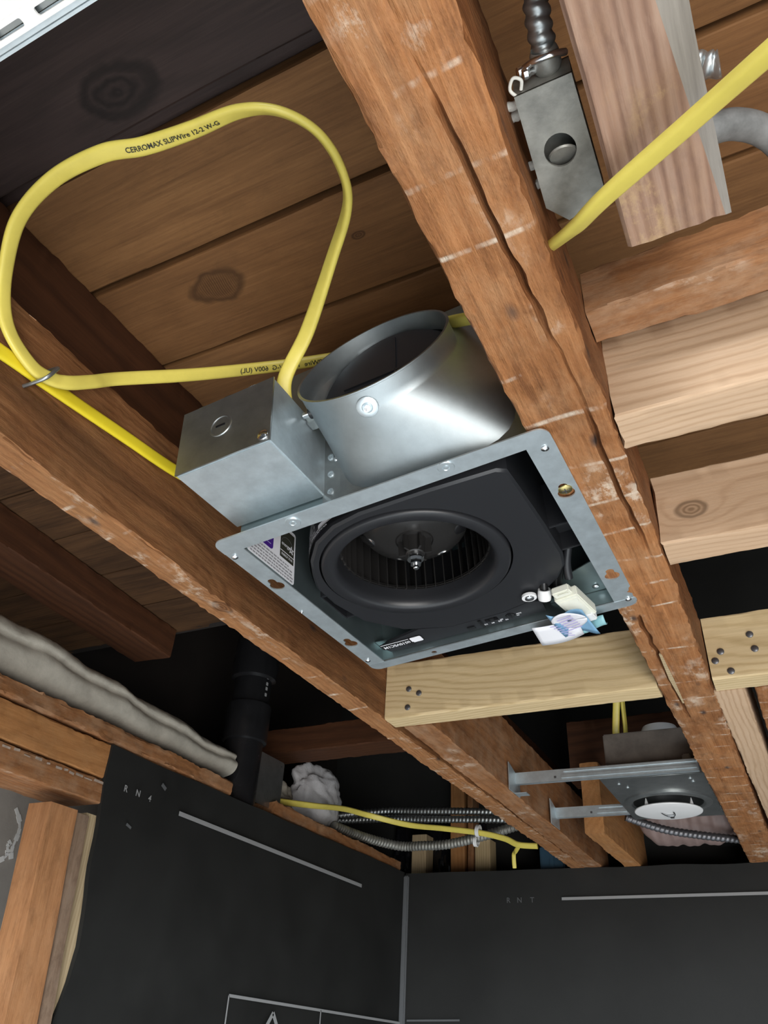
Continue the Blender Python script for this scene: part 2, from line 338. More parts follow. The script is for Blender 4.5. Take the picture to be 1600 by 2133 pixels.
# ------------------------------------------------------------ beams
def beam_me(name, L, w, h, step=0.0075, jit=0.0009, r=0.002, seed=0, crack=None, rag=0.0, wane=0.0, edge=None):
    """local: X 0..L, Y -w/2..w/2, Z 0..h"""
    n = max(2, int(L / step)); rings = []
    def sec():
        P = []
        k = 4
        for (ax, ay, bx, by) in ((-1, 0, 1, 0), (1, 0, 1, 1), (1, 1, -1, 1), (-1, 1, -1, 0)):
            x0, y0, x1, y1 = ax * w / 2, ay * h, bx * w / 2, by * h
            dx, dy = x1 - x0, y1 - y0; ln = math.hypot(dx, dy); ux, uy = dx / ln, dy / ln
            P.append((x0 + ux * r, y0 + uy * r, 0))
            for q in range(1, k): P.append((x0 + dx * q / k, y0 + dy * q / k, 1))
            P.append((x1 - ux * r, y1 - uy * r, 0))
            # rounded corner mid point
            nx, ny = -uy, ux
            P.append((x1 - ux * r * 0.3 + nx * r * 0.3, y1 - uy * r * 0.3 + ny * r * 0.3, 2))
        return P
    S = sec()
    if crack:
        S = [s for s in S if not (s[1] == 0 and s[2] == 1)]
        yc0 = crack[0]
        ins = [(yc0 - 0.0035, 0, 3), (yc0, 0, 4), (yc0 + 0.0035, 0, 5)]
        S = S[:1] + ins + S[1:]
    for i in range(n + 1):
        x = L * i / n; R = []
        for (y, z, kind) in S:
            a = jit * (1.0 if kind in (0, 1, 3, 5) else 2.2)
            v = Vector((x * 9 + seed * 7.3, y * 30, z * 30))
            dy = noise.noise(v * 1.0 + Vector((0, 0, 5.1))) * a * 0.9 + noise.noise(v * 4.3) * a * 0.8 + noise.noise(v * 13.1) * a * 0.8
            dz = noise.noise(v * 1.0 + Vector((3.7, 0, 0))) * a * 0.9 + noise.noise(v * 4.1 + Vector((0, 9.2, 0))) * a * 0.8 + noise.noise(v * 12.7 + Vector((0, 9.2, 0))) * a * 0.8
            if kind in (3, 4, 5):
                C = crack[2]; q = 0
                while q < len(C) - 2 and x > C[q + 1][0]: q += 1
                tt = max(0, min(1, (x - C[q][0]) / (C[q + 1][0] - C[q][0])))
                cw = noise.noise(Vector((x * 9, 3.3, seed))) * 0.002 + noise.noise(Vector((x * 45, 7.7, seed))) * 0.0016 + C[q][1] + (C[q + 1][1] - C[q][1]) * tt - yc0
                d = max(0.0, min(1.0, 0.75 + 1.0 * noise.noise(Vector((x * 8, 1.1, seed))))) * crack[1] * (C[q][2] + (C[q + 1][2] - C[q][2]) * tt)
                dy = cw
                if kind == 4: dz += d
                else: dy += (1 if kind == 5 else -1) * (noise.noise(Vector((x * 60, kind, seed))) * 0.0014 - 0.0012)
            xx = x
            if rag and i in (0, n): xx += noise.noise(Vector((y * 260, z * 260, seed))) * rag
            R.append((xx, y + dy, z + dz))
        rings.append(R)
    return loft(name, rings)
def beam(name, p0, p1, w, h, mat, parent=None, up=(0, 0, 1), sm=22, **k):
    """p0,p1: centre of the bottom face at both ends"""
    p0 = Vector(p0); p1 = Vector(p1); x = (p1 - p0).normalized(); z = Vector(up); z = (z - x * z.dot(x)).normalized(); y = z.cross(x)
    me = beam_me(name, (p1 - p0).length, w, h, **k)
    return link(name, me, mat, parent, sm, frame_mat(p0, x, y, z))

# ------------------------------------------------------------ structure: floor, walls, ceiling boards
tag(link('floor', box_me('floor', (-2.2, -2.6, -1.99), (1.8, 2.6, -1.95)), M_FLOOR), kind='structure')
H = 0.375
def wall_sheet(name, P, nu, nv, amp, seed, th):
    """P(u,v)->(pos, normal)"""
    V = []; F = []
    for side in (0, 1):
        for i in range(nu + 1):
            for j in range(nv + 1):
                p, n = P(i / nu, j / nv)
                d = noise.noise(Vector((p[0] * 5 + seed, p[1] * 5, p[2] * 5))) * amp
                V.append(Vector(p) + Vector(n) * (d - side * th))
    N = (nu + 1) * (nv + 1); idx = lambda s, i, j: s * N + i * (nv + 1) + j
    for i in range(nu):
        for j in range(nv):
            F.append((idx(0, i, j), idx(0, i + 1, j), idx(0, i + 1, j + 1), idx(0, i, j + 1)))
            F.append((idx(1, i, j), idx(1, i, j + 1), idx(1, i + 1, j + 1), idx(1, i + 1, j)))
    for i in range(nu):
        F.append((idx(0, i, 0), idx(1, i, 0), idx(1, i + 1, 0), idx(0, i + 1, 0))); F.append((idx(0, i, nv), idx(0, i + 1, nv), idx(1, i + 1, nv), idx(1, i, nv)))
    for j in range(nv):
        F.append((idx(0, 0, j), idx(0, 0, j + 1), idx(1, 0, j + 1), idx(1, 0, j))); F.append((idx(0, nu, j), idx(1, nu, j), idx(1, nu, j + 1), idx(0, nu, j + 1)))
    return fixn(mesh(name, V, F))
XW, YW = -0.985, 2.07
EDGE = [(-1.95, 0.93), (-0.4, 0.94), (-0.007, 0.944), (0.05, 0.956), (0.09, 0.961), (0.15, 0.953), (0.199, 0.945), (0.296, 0.936), (0.381, 0.928)]
def edge_y(z):
    for (a, ya), (b, yb) in zip(EDGE[:-1], EDGE[1:]):
        if a <= z <= b: return ya + (yb - ya) * (z - a) / (b - a)
    return EDGE[-1][1]
def PL(u, v):
    vv = v ** 0.5; z = -1.95 + vv * (1.95 + 0.378); y0 = edge_y(z); y = y0 + (YW - 0.004 - y0) * u
    if v == 1: z += noise.noise(Vector((y * 9, 1, 2))) * 0.003
    if u == 0: y += noise.noise(Vector((2, z * 14, 2))) * 0.004
    return (XW, y, z), (1, 0, 0)
wl = link('wall_left', wall_sheet('wall_left', PL, 50, 60, 0.003, 3, 0.008), M_MEMB, None, 60); tag(wl, kind='structure')
def PB(u, v):
    x = XW + 0.002 + u * (0.75 - XW); z = -1.95 + v ** 0.5 * (1.95 + 0.375)
    if v == 1: z += noise.noise(Vector((x * 9, 5, 2))) * 0.003
    return (x, YW, z), (0, -1, 0)
wb = link('wall_back', wall_sheet('wall_back', PB, 60, 60, 0.003, 8, 0.008), M_MEMB, None, 60); tag(wb, kind='structure')
# printed marks on the membranes
def on_left(y, z, d=0.0045): return frame_mat(Vector((XW + d, y, z)), Vector((0, 1, 0)), Vector((0, 0, 1)), Vector((1, 0, 0)))
def on_back(x, z, d=0.0045): return frame_mat(Vector((x, YW - d, z)), Vector((1, 0, 0)), Vector((0, 0, 1)), Vector((0, -1, 0)))
def quad_strip(a, b, w, th=0.0006):
    a = Vector((a[0], a[1], 0)); b = Vector((b[0], b[1], 0)); d = (b - a).normalized(); n = Vector((-d.y, d.x, 0)) * (w / 2)
    return loft('strip', [[tuple(a - n), tuple(a + n), tuple(a + n + Vector((0, 0, th))), tuple(a - n + Vector((0, 0, th)))], [tuple(b - n), tuple(b + n), tuple(b + n + Vector((0, 0, th))), tuple(b - n + Vector((0, 0, th)))]])
link('printed_stripe', quad_strip((0, 0), (0.70, -0.008), 0.0075), M_GREYINK, wl, None, on_left(1.116, 0.3125))
link('printed_stripe', quad_strip((0, 0), (1.25, 0.013), 0.0065), M_GREYINK, wb, None, on_back(-0.555, 0.306))
for ch, y, z in (('R', 0.976, 0.319), ('N', 1.006, 0.319), ('4', 1.036, 0.318)):
    link('printed_letter', text_me(ch, 0.0145, bold=0.0003), M_GREYINK, wl, None, on_left(y, z))
for ch, x in (('R', -0.692), ('N', -0.663), ('T', -0.630)):
    link('printed_letter', text_me(ch, 0.017, bold=0.0002), M_DIMINK, wb, None, on_back(x, 0.304))
link('printed_mark', quad_strip((0, 0), (0.012, -0.006), 0.006), M_DIMINK, wl, None, on_left(1.058, 0.348))
link('printed_mark', quad_strip((0, 0), (0.012, -0.004), 0.004), M_DIMINK, wl, None, on_left(0.995, 0.268))
fr = [quad_strip((0, 0), (0.72, -0.016), 0.005), quad_strip((0, 0), (0.0, -0.4), 0.003), quad_strip((0.33, -0.007), (0.33, -0.4), 0.003)]
link('printed_frame', join('frame', fr), M_GREYINK, wl, None, on_left(1.34, 0.05))
tri = [quad_strip((0.15, -0.020), (0.03, -0.16), 0.008), quad_strip((0.15, -0.020), (0.27, -0.16), 0.008), quad_strip((0.15, -0.045), (0.06, -0.15), 0.012), quad_strip((0.15, -0.045), (0.24, -0.15), 0.012)]
link('printed_arrow', join('arrow', tri), M_GREYINK, wl, None, on_left(1.34, 0.05))
link('printed_frame', quad_strip((0, 0), (0.14, 0.006), 0.004), M_DIMINK, wb, None, on_back(-0.965, 0.040))
link('corner_seam', box_me('corner_seam', (XW, YW - 0.012, -1.95), (XW + 0.016, YW - 0.003, 0.368), 0.003), M_DIMINK, wb)

ceil = empty('ceiling', (0, 0, 0.638)); tag(ceil, kind='structure')
ZS = 0.638
gaps = [-0.35, -0.235, -0.118, -0.004, 0.111, 0.2245, 0.3385, 0.4545, 0.577, 0.694, 0.812, 0.929, 1.047]
for i, (a, b) in enumerate(zip(gaps[:-1], gaps[1:])):
    mt = M_SHEATHD if i == 4 else (M_SHEATHK if i == 6 else M_SHEATH)
    g = 0.007 if i in (5, 6) else 0.003
    if i == 4: # the blackened board spans only the bay left of the doubled joist
        o = beam('sheathing_board', (-1.5, (a + b) / 2 - (0.006), ZS - ZS), (-0.10, (a + b) / 2 - 0.006, 0), (b - a) - 0.012, 0.02, mt, ceil, step=0.05, jit=0.0006, seed=i)
        o = beam('sheathing_board', (-0.098, (a + b) / 2, 0), (0.75, (a + b) / 2, 0), (b - a) - g, 0.02, M_SHEATH, ceil, step=0.05, jit=0.0006, seed=i + 50)
    else:
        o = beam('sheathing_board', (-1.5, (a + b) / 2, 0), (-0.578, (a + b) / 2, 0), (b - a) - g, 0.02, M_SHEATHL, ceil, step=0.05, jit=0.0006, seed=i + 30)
        o = beam('sheathing_board', (-0.576, (a + b) / 2, 0), (0.75, (a + b) / 2, 0), (b - a) - g, 0.02, mt, ceil, step=0.05, jit=0.0006, seed=i)
link('roof_underlay', box_me('roof_underlay', (-1.5, -0.35, 0.021), (0.75, 1.05, 0.025)), M_SHEATHD, ceil)
link('dark_void_roof', box_me('dark_void_roof', (-1.5, 1.0, 0.75), (0.75, 2.27, 0.78)), M_SHADE, ceil)  # raised roof and riser added so the space at the back stays dark
link('dark_void_riser', box_me('dark_void_riser', (-1.5, 1.035, 0.0), (0.75, 1.05, 0.76)), M_SHADE, ceil)

# ------------------------------------------------------------ timbers overhead
tag(beam('ceiling_joist', (-0.5115, -0.30, H), (-0.5095, 2.16, H), 0.033, 0.122, M_J1, jit=0.0011, seed=1),
    'orange old joist with a knot, running past the left side of the fan', 'joist')
tag(beam('ceiling_joist', (-0.0885, -0.30, H), (-0.0835, 2.16, H), 0.062, 0.080, M_J2, jit=0.001, seed=2, crack=(0.0, 0.008, [(0, 0.0, 1), (0.427, -0.003, 1), (0.607, -0.0125, 1), (0.726, -0.0155, 1), (0.888, -0.0175, 0.8), (1.0, -0.019, 0), (1.05, 0.014, 0), (1.07, 0.015, 1), (1.29, 0.0125, 1), (1.42, 0.010, 0), (2.46, 0.0, 0)]), r=0.004),
    'split old joist with a long crack, screwed to the fan flange', 'joist')
tag(beam('sister_joist', (-0.462, 0.995, H + 0.001), (-0.474, 2.16, H + 0.001), 0.044, 0.125, M_OLD, seed=3),
    'brown joist beside the orange joist, carrying the light hanger brackets', 'joist')
tag(beam('cut_joist', (-0.380, 1.712, H), (-0.376, 2.16, H), 0.040, 0.147, M_OLD_OR, seed=4, rag=0.001),
    'short joist with a cut end facing the room, left of the recessed light', 'joist')
tag(beam('lumber_joist', (-0.039, 0.992, H), (-0.020, 2.16, H), 0.036, 0.089, M_NEW, seed=5),
    'pale new joist right of the split joist at the right edge', 'joist')
tag(beam('ceiling_joist', (0.012, 0.992, H), (0.026, 2.16, H), 0.045, 0.09, M_J2, seed=6),
    'old joist at the far right edge, beyond the pale new joist', 'joist')
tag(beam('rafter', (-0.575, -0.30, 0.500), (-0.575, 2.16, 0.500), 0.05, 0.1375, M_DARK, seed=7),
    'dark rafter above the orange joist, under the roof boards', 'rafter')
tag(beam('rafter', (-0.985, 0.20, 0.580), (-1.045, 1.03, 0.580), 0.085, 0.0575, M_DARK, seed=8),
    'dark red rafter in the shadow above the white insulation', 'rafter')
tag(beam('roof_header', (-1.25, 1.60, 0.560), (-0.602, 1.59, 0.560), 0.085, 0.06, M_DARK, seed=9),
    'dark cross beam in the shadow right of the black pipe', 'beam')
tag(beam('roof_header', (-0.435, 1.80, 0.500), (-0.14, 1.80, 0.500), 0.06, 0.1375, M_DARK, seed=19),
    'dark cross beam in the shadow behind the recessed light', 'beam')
def nail(parent, p, n, r=0.0042, xh=(0, 0, 1), name='nail_head', m=None):
    me = lathe('nail', [(0.0001, 0.0022), (r * 0.75, 0.0021), (r, 0.0012), (r, -0.002), (0.0001, -0.002)], 12)
    o = link(name, me, m or M_NAIL, None, 40); o.matrix_world = axes(p, n, xh); 
    o.parent = parent; o.matrix_parent_inverse = parent.matrix_world.inverted()
    return o
bA = tag(beam('blocking', (-0.493, 0.971, H), (-0.1175, 0.971, H), 0.040, 0.082, M_NEWY, seed=10, jit=0.0004, r=0.003), 'yellowish new wood block nailed across below the fan', 'block')
b1 = tag(beam('blocking', (-0.055, 0.459, H + 0.002), (0.40, 0.459, H + 0.002), 0.040, 0.080, M_NEW, seed=11, jit=0.0004, rag=0.003), 'pale new wood block right of the split joist, nearest of the three', 'block')
b2 = tag(beam('blocking', (-0.054, 0.645, H + 0.002), (0.40, 0.645, H + 0.002), 0.040, 0.074, M_NEWK, seed=12, jit=0.0004, rag=0.003), 'pale new wood block with a round knot, middle of the right blocks', 'block')
b3 = tag(beam('blocking', (-0.0535, 0.971, H), (0.40, 0.971, H), 0.040, 0.082, M_NEWY, seed=13, jit=0.0004, r=0.003), 'new wood block with five nail heads at the right edge', 'block')
bpy.context.view_layer.update()
J2O = [o for o in bpy.data.objects if o.get('label', '').startswith('split old joist')][0]
spl = link('splinter', loft('splinter', [[(-0.0985, 0.855, 0.3745), (-0.0955, 0.856, 0.3742), (-0.097, 0.856, 0.378)], [(-0.1000, 0.93, 0.3735), (-0.0945, 0.93, 0.3732), (-0.097, 0.93, 0.378)], [(-0.0975, 1.015, 0.374), (-0.0955, 1.015, 0.374), (-0.0965, 1.015, 0.377)]]), M_PALE)
spl.parent = J2O; spl.matrix_parent_inverse = J2O.matrix_world.inverted()
for x, z in ((-0.456, 0.415), (-0.440, 0.407), (-0.457, 0.388)): nail(bA, (x, 0.951, z), (0, -1, 0))
for x, z in ((-0.002, 0.426), (0.0, 0.407), (-0.038, 0.409), (-0.046, 0.398), (-0.031, 0.383)): nail(b3, (x, 0.951, z), (0, -1, 0))
tag(beam('old_crossbeam', (-0.055, 0.392, 0.421), (0.40, 0.383, 0.421), 0.032, 0.042, M_OLD, seed=14, jit=0.001), 'rough old orange crossbeam behind the cut joist stub, right of the split joist', 'beam')
# cut joist stub at the upper right, its right lower edge worn to a grey slope
def stub():
    rings = []; n = 40
    for i in range(n + 1):
        y = -0.30 + 0.60 * i / n; t = max(0, min(1, (y - 0.10) / 0.2))
        xl = -0.016; xb = 0.012 + 0.024 * t; xr = 0.0315 + 0.0075 * t; zc = 0.007 - 0.006 * t
        S = [(xl, 0.002), (xl + 0.002, 0)] + [(xl + (xb - xl) * k / 8, 0) for k in range(1, 8)] + [(xb, 0), (xr, zc), (xr, 0.06), (xr, 0.125), (xl, 0.125), (xl, 0.06)]
        R = []
        for (x, z) in S:
            v = Vector((y * 12, x * 60, z * 40)); e = 0.0009
            rag = noise.noise(Vector((x * 220, z * 220, 1.0))) * 0.002 if i == n else 0
            R.append((y + rag + 0.30, -(x + noise.noise(v) * e), z + noise.noise(v + Vector((4, 1, 2))) * e + (0.0015 if y > 0.187 and z < 0.01 else 0)))
        rings.append(R)
    return loft('joist_stub', rings)
so = link('joist_stub', stub(), M_STUB, None, 35, frame_mat(Vector((0, -0.30, H)), Vector((0, 1, 0)), Vector((-1, 0, 0)), Vector((0, 0, 1))))
M_WANE = wood('grey weathered wood edge', (0.16, 0.14, 0.12), (0.27, 0.245, 0.215), (0.36, 0.33, 0.29), rings=90, warp=0.006, contrast=0.3, stain=0.2)
so.data.materials.append(M_WANE)
for p in so.data.polygons:
    if p.normal.y < -0.25 and p.center.z < 0.03: p.material_index = 1
tag(so, 'weathered cut-off joist stub at the upper right beside the old junction box', 'joist')

# ------------------------------------------------------------ left wall framing
tag(beam('top_plate', (-1.028, 0.30, 0.385), (-1.028, 1.262, 0.381), 0.085, 0.026, M_OLD, seed=15, jit=0.0018, r=0.004), 'rough top plate under the white insulation, above the black membrane', 'beam')
tag(beam('top_plate', (-1.032, 0.30, 0.3265), (-1.032, 0.934, 0.3255), 0.085, 0.053, M_OLD_OR, seed=16, jit=0.0008), 'orange plank in the wall, left of the black membrane top corner', 'beam')
tag(beam('top_plate', (-1.034, 0.30, 0.2865), (-1.034, 0.938, 0.2865), 0.09, 0.0355, M_OLD, seed=17, jit=0.0008), 'lower reddish plank with white plaster smears, above the wall post', 'beam')
tag(beam('top_plate', (-1.03, 1.425, 0.384), (-1.03, 2.05, 0.378), 0.08, 0.024, M_OLD, seed=18, jit=0.0015), 'narrow wooden plate along the membrane top right of the black pipe', 'beam')
bpy.context.view_layer.update()
PLK = [o for o in bpy.data.objects if o.get('label', '').startswith('lower reddish plank')][0]
random.seed(11); dash = []; yy = 0.62
while yy < 0.93:
    l = random.uniform(0.006, 0.022); zz = 0.3165 + random.uniform(-0.0015, 0.0015)
    dash.append(quad_strip((yy, zz), (min(yy + l, 0.935), zz + random.uniform(-0.001, 0.001)), random.uniform(0.0012, 0.0040), 0.0006)); yy += l + random.uniform(0.002, 0.012)
sm_ = link('plaster_smear', join('smear', dash), plain('dirty plaster', (0.36, 0.28, 0.22), 0.9, var=0.3, vscale=90)); sm_.parent = PLK
sm_.matrix_parent_inverse = PLK.matrix_world.inverted(); sm_.matrix_basis = frame_mat(Vector((-0.9888, 0, 0)), Vector((0, 1, 0)), Vector((0, 0, 1)), Vector((1, 0, 0)))
def post_me(y0, y1, x0, x1, zt0, zt1, seed, wav=0.0015):
    rings = []; n = 60
    for i in range(n + 1):
        f = i / n
        S = [(y0, x0), ((y0 + y1) / 2, x0), (y1, x0), (y1, (x0 + x1) / 2), (y1, x1), ((y0 + y1) / 2, x1), (y0, x1), (y0, (x0 + x1) / 2)]
        R = []
        for (y, x) in S:
            zt = zt0 + (zt1 - zt0) * (y - y0) / (y1 - y0)
            z = -1.95 + (zt + 1.95) * f ** 0.6
            lean = 0.04 * (0.26 - max(z, -0.1)); x = x - 0.06 * (0.26 - max(z, -0.1)) * (1 if wav > 0.001 else 0.5)
            R.append((z + 1.95, y + lean + noise.noise(Vector((z * 12, seed, 0))) * wav, x + noise.noise(Vector((z * 9, seed, x * 30))) * wav))
        rings.append(R)
    return loft('post', rings)
PM = frame_mat(Vector((0, 0, -1.95)), Vector((0, 0, 1)), Vector((0, 1, 0)), Vector((1, 0, 0)))  # local x up, y along wall, z -> world x
# det may be -1: keep right-handed by mapping z to +x with y->y
PM = frame_mat(Vector((0, 0, -1.95)), Vector((0, 0, 1)), Vector((0, 1, 0)), Vector((-1, 0, 0)))
M_POST = wood('old orange post wood', (0.20, 0.085, 0.034), (0.43, 0.20, 0.085), (0.55, 0.29, 0.135), rings=40, warp=0.01, contrast=0.25, stain=0.3, mottle=0.3, mottle_col=(0.47, 0.25, 0.125), splotch=0.2, bump=0.4)
M_OLDGREY = wood('grey stained old wood', (0.12, 0.07, 0.045), (0.25, 0.165, 0.11), (0.34, 0.25, 0.18), rings=60, contrast=0.25, stain=0.4, mottle=0.4, mottle_col=(0.3, 0.22, 0.16))
def post(y0, y1, x0, x1, a, b, seed, mat, label, wav=0.0015):
    o = link('wall_post', post_me(y0, y1, -x0, -x1, a, b, seed, wav), mat, None, 35, PM); tag(o, label, 'post'); return o
post(0.839, 0.893, -1.031, -0.985, 0.266, 0.266, 2, M_POST, 'orange wall post standing left of the black membrane, below the planks')
post(0.894, 0.922, -1.07, -0.990, 0.264, 0.264, 3, M_OLDGREY, 'dark stained post between the orange post and the pale lath')
post(0.923, 0.955, -1.02, -0.997, 0.27, 0.27, 4, M_PALE, 'pale lath strip at the edge of the black membrane', 0.0008)
pw = link('wall_outer', box_me('wall_outer', (-1.33, -0.2, -1.95), (-1.30, 2.15, 0.47)), M_PLASTER); tag(pw, kind='structure')
for y, z, l, a in ((1.03, 0.32, 0.09, -1.2), (1.02, 0.225, 0.05, 0.9), (1.0, 0.13, 0.05, -0.4)):
    pts = [(y + math.cos(a) * l * t + 0.01 * math.sin(t * 5), z + math.sin(a) * l * t) for t in [k / 8 for k in range(9)]]
    link('plaster_smear', join('smear', [quad_strip(p, q, 0.007 + 0.003 * math.sin(i * 2.1), 0.001) for i, (p, q) in enumerate(zip(pts[:-1], pts[1:]))]), M_WHITEPL, pw, None, frame_mat(Vector((-1.2995, 0, 0)), Vector((0, 1, 0)), Vector((0, 0, 1)), Vector((1, 0, 0))))
tag(link('wall_rear', box_me('wall_rear', (-1.5, 2.24, -1.95), (0.75, 2.27, 1.42)), M_MEMB), kind='structure')
tag(link('wall_eave', box_me('wall_eave', (-1.40, -0.2, 0.47), (-1.33, 2.24, 1.42)), M_SHADE), kind='structure')
tag(link('wall_right', box_me('wall_right', (0.72, 0.9, 0.42), (0.75, 2.24, 1.42)), M_SHADE), kind='structure')

# ------------------------------------------------------------ corner ceiling panel, upper left
def panel():
    root = empty('ceiling_panel', (-0.30, -0.06, H)); tag(root, 'white plastered ceiling panel with slotted metal edge in the upper left corner', 'panel')
    link('plaster_board', box_me('plaster_board', (-0.18, -0.22, 0.0), (0.20, 0.122, 0.012), 0.001), M_WHITEPL, root)
    holes = []; x = -0.165
    while x < 0.18:
        holes.append(rrect(x, 0.1225, x + 0.0175, 0.1262, 0.0012, 3)); x += 0.0262
    fl = plate('edge_strip', [(-0.18, 0.120), (0.20, 0.120), (0.20, 0.1285), (-0.18, 0.1285)], holes, 0.0012)
    link('edge_strip', fl, M_WHITEPL, root, None, T(0, 0, -0.0005))
    link('edge_bead', box_me('edge_bead', (-0.18, 0.126, 0.0008), (0.20, 0.1335, 0.008), 0.0025, 3), M_GALV, root, 40)
    link('edge_backing', box_me('edge_backing', (-0.18, 0.1212, 0.0028), (0.20, 0.1255, 0.010)), M_GALVD, root)
panel()

# ------------------------------------------------------------ cables
def cable_frames(P, N):
    """P control points, N flat-face normals at the control points -> sampled centres and frames"""
    Q = catmull(P, 10); NN = catmull(N, 10)
    out = []; s = 0
    for i, q in enumerate(Q):
        t = (Q[min(i + 1, len(Q) - 1)] - Q[max(i - 1, 0)]).normalized()
        n = NN[i]; n = (n - t * n.dot(t)).normalized(); b = t.cross(n)
        if i: s += (Q[i] - Q[i - 1]).length
        out.append((q, t, n, b, s))
    return out
def flat_cable(name, P, N, mat, w=0.0128, th=0.0062, parent=None):
    fr = cable_frames(P, N); rings = []
    for q, t, n, b, s in fr:
        R = []
        for k in range(16):
            a = 2 * PI * k / 16; ca, sa = math.cos(a), math.sin(a)
            x = math.copysign(abs(ca) ** 0.7, ca) * w / 2; y = math.copysign(abs(sa) ** 0.8, sa) * th / 2 * (1 - 0.10 * math.cos(2 * a) * 0 )
            y *= 1 - 0.12 * math.exp(-(x / (w * 0.09)) ** 2)
            R.append(tuple(q + b * x + n * y))
        rings.append(R)
    return link(name, loft(name, rings), mat, parent, 60), fr
def at_s(fr, s):
    for a, b in zip(fr[:-1], fr[1:]):
        if a[4] <= s <= b[4]:
            f = (s - a[4]) / max(1e-9, b[4] - a[4])
            return a[0].lerp(b[0], f), a[2].lerp(b[2], f).normalized(), a[3].lerp(b[3], f).normalized()
    return fr[-1][0], fr[-1][2], fr[-1][3]
def cable_text(parent, fr, txt, s0, size, flip, lift, bold=0.0001, rev=False):
    me = text_me(txt, size, 'LEFT', bold)
    for v in me.vertices:
        x, y = v.co.x, v.co.y
        q, n, b = at_s(fr, s0 - x if rev else s0 + x)
        v.co = q + b * (y * flip) + n * lift
    return link('printed_text', me, M_INK, parent)
D = (0, 0, -1)
loop_P = [(-0.3185, 0.405, 0.441), (-0.3125, 0.3835, 0.4620), (-0.2815, 0.3640, 0.4900), (-0.2335, 0.3185, 0.5050), (-0.200, 0.283, 0.507), (-0.189, 0.2535, 0.505), (-0.190, 0.2225, 0.502), (-0.205, 0.199, 0.500), (-0.229, 0.188, 0.500),
          (-0.266, 0.185, 0.500), (-0.304, 0.180, 0.500), (-0.335, 0.172, 0.500), (-0.382, 0.172, 0.500), (-0.430, 0.1845, 0.498), (-0.4655, 0.208, 0.487), (-0.482, 0.227, 0.470), (-0.4835, 0.243, 0.453), (-0.483, 0.267, 0.442), (-0.482, 0.283, 0.442), (-0.478, 0.299, 0.448),
          (-0.475, 0.319, 0.4655), (-0.472, 0.343, 0.4895), (-0.440, 0.398, 0.532), (-0.396, 0.443, 0.565), (-0.350, 0.467, 0.578), (-0.300, 0.480, 0.583), (-0.240, 0.470, 0.575), (-0.165, 0.417, 0.505), (-0.120, 0.362, 0.432)]
loop_N = [(0.7, -0.6, -0.4), (0.5, -0.7, -0.5), (0.3, -0.8, -0.5), (-0.6, -0.6, -0.5), (-0.9, -0.3, -0.3), (-0.9, 0.1, -0.4), (-0.7, 0.5, -0.5), (-0.3, 0.7, -0.6), (-0.1, 0.5, -0.8),
          (0.0, 0.2, -1), (0, -0.1, -1), (0, -0.1, -1), (0.1, 0.3, -1), (0.3, 0.5, -0.8), (0.7, 0.4, -0.5), (1, 0, -0.2), (1, 0, 0), (1, 0, 0), (1, 0, 0), (1, 0, 0),
          (0.9, -0.3, -0.1), (0.7, -0.5, -0.4), (0.3, -0.5, -0.8), (0.1, -0.4, -0.9), (0, -0.3, -0.9), (0, -0.3, -0.9), (0, -0.3, -0.9), (0, -0.3, -0.9), (0, -0.3, -0.9)]
ca, fa = flat_cable('electrical_cable', loop_P, loop_N, M_YEL)
tag(ca, 'yellow flat cable looping from the fan box to the stapled joist and across', 'cable')
iA = 21 * 10; sA = fa[iA][4]
cable_text(ca, fa, 'CERROMAX  SLIPWire  12-2 W-G  600V (UL)', fa[252][4], 0.0072, -1, 0.0038, rev=True)
cable_text(ca, fa, 'CERROMAX SLIPWire 12-2 W-G', fa[104][4], 0.0052, 1, 0.0033, rev=True)
cb, fb = flat_cable('electrical_cable', [(-0.4905, -0.05, 0.425), (-0.4905, 0.10, 0.430), (-0.4905, 0.20, 0.434), (-0.4905, 0.262, 0.441), (-0.4905, 0.288, 0.444), (-0.4905, 0.333, 0.450), (-0.4905, 0.380, 0.4565), (-0.4905, 0.455, 0.467), (-0.4905, 0.50, 0.482), (-0.510, 0.56, 0.503)], [(1, 0, 0)] * 9 + [(0.3, 0, 1)], M_YELB, 0.0135, 0.0056)
tag(cb, 'bright yellow flat cable running along the side of the orange joist', 'cable')
CPTS = [(-0.0680, 0.3060, 0.4060), (-0.0495, 0.2835, 0.3835), (-0.0370, 0.2695, 0.3710), (-0.0183, 0.2508, 0.360), (0.0225, 0.2205, 0.345), (0.055, 0.1942, 0.330), (0.11, 0.15, 0.305), (0.25, 0.03, 0.25)]
cc, fc = flat_cable('electrical_cable', CPTS, [(0.5, -0.1, -1)] * len(CPTS), M_YEL, 0.0118, 0.006)
tag(cc, 'yellow flat cable crossing the upper right corner in front of the joist stub', 'cable')
def tube(name, P, r, mat, parent=None, n=10, step=None, rf=None, sm=50, cap=True):
    Q = catmull(P, 10)
    if step: Q = resample(Q, step)
    t0 = (Q[1] - Q[0]).normalized(); n0 = t0.orthogonal().normalized(); rings = []; s = 0
    for i, q in enumerate(Q):
        t = (Q[min(i + 1, len(Q) - 1)] - Q[max(i - 1, 0)]).normalized()
        n0 = (n0 - t * n0.dot(t)).normalized(); b = t.cross(n0)
        if i: s += (Q[i] - Q[i - 1]).length
        rings.append([tuple(q + (n0 * math.cos(2 * PI * k / n) + b * math.sin(2 * PI * k / n)) * (rf(s, 2 * PI * k / n) if rf else r)) for k in range(n)])
    return link(name, loft(name, rings, cap, cap), mat, parent, sm)
def armored(name, P, r, pitch, mat, parent=None, amp=0.16):
    return tube(name, P, r, mat, parent, n=12, step=pitch / 6, rf=lambda s, a: r * (1 - amp / 2 + amp * abs(math.sin(PI * s / pitch + a / 2))), sm=80)
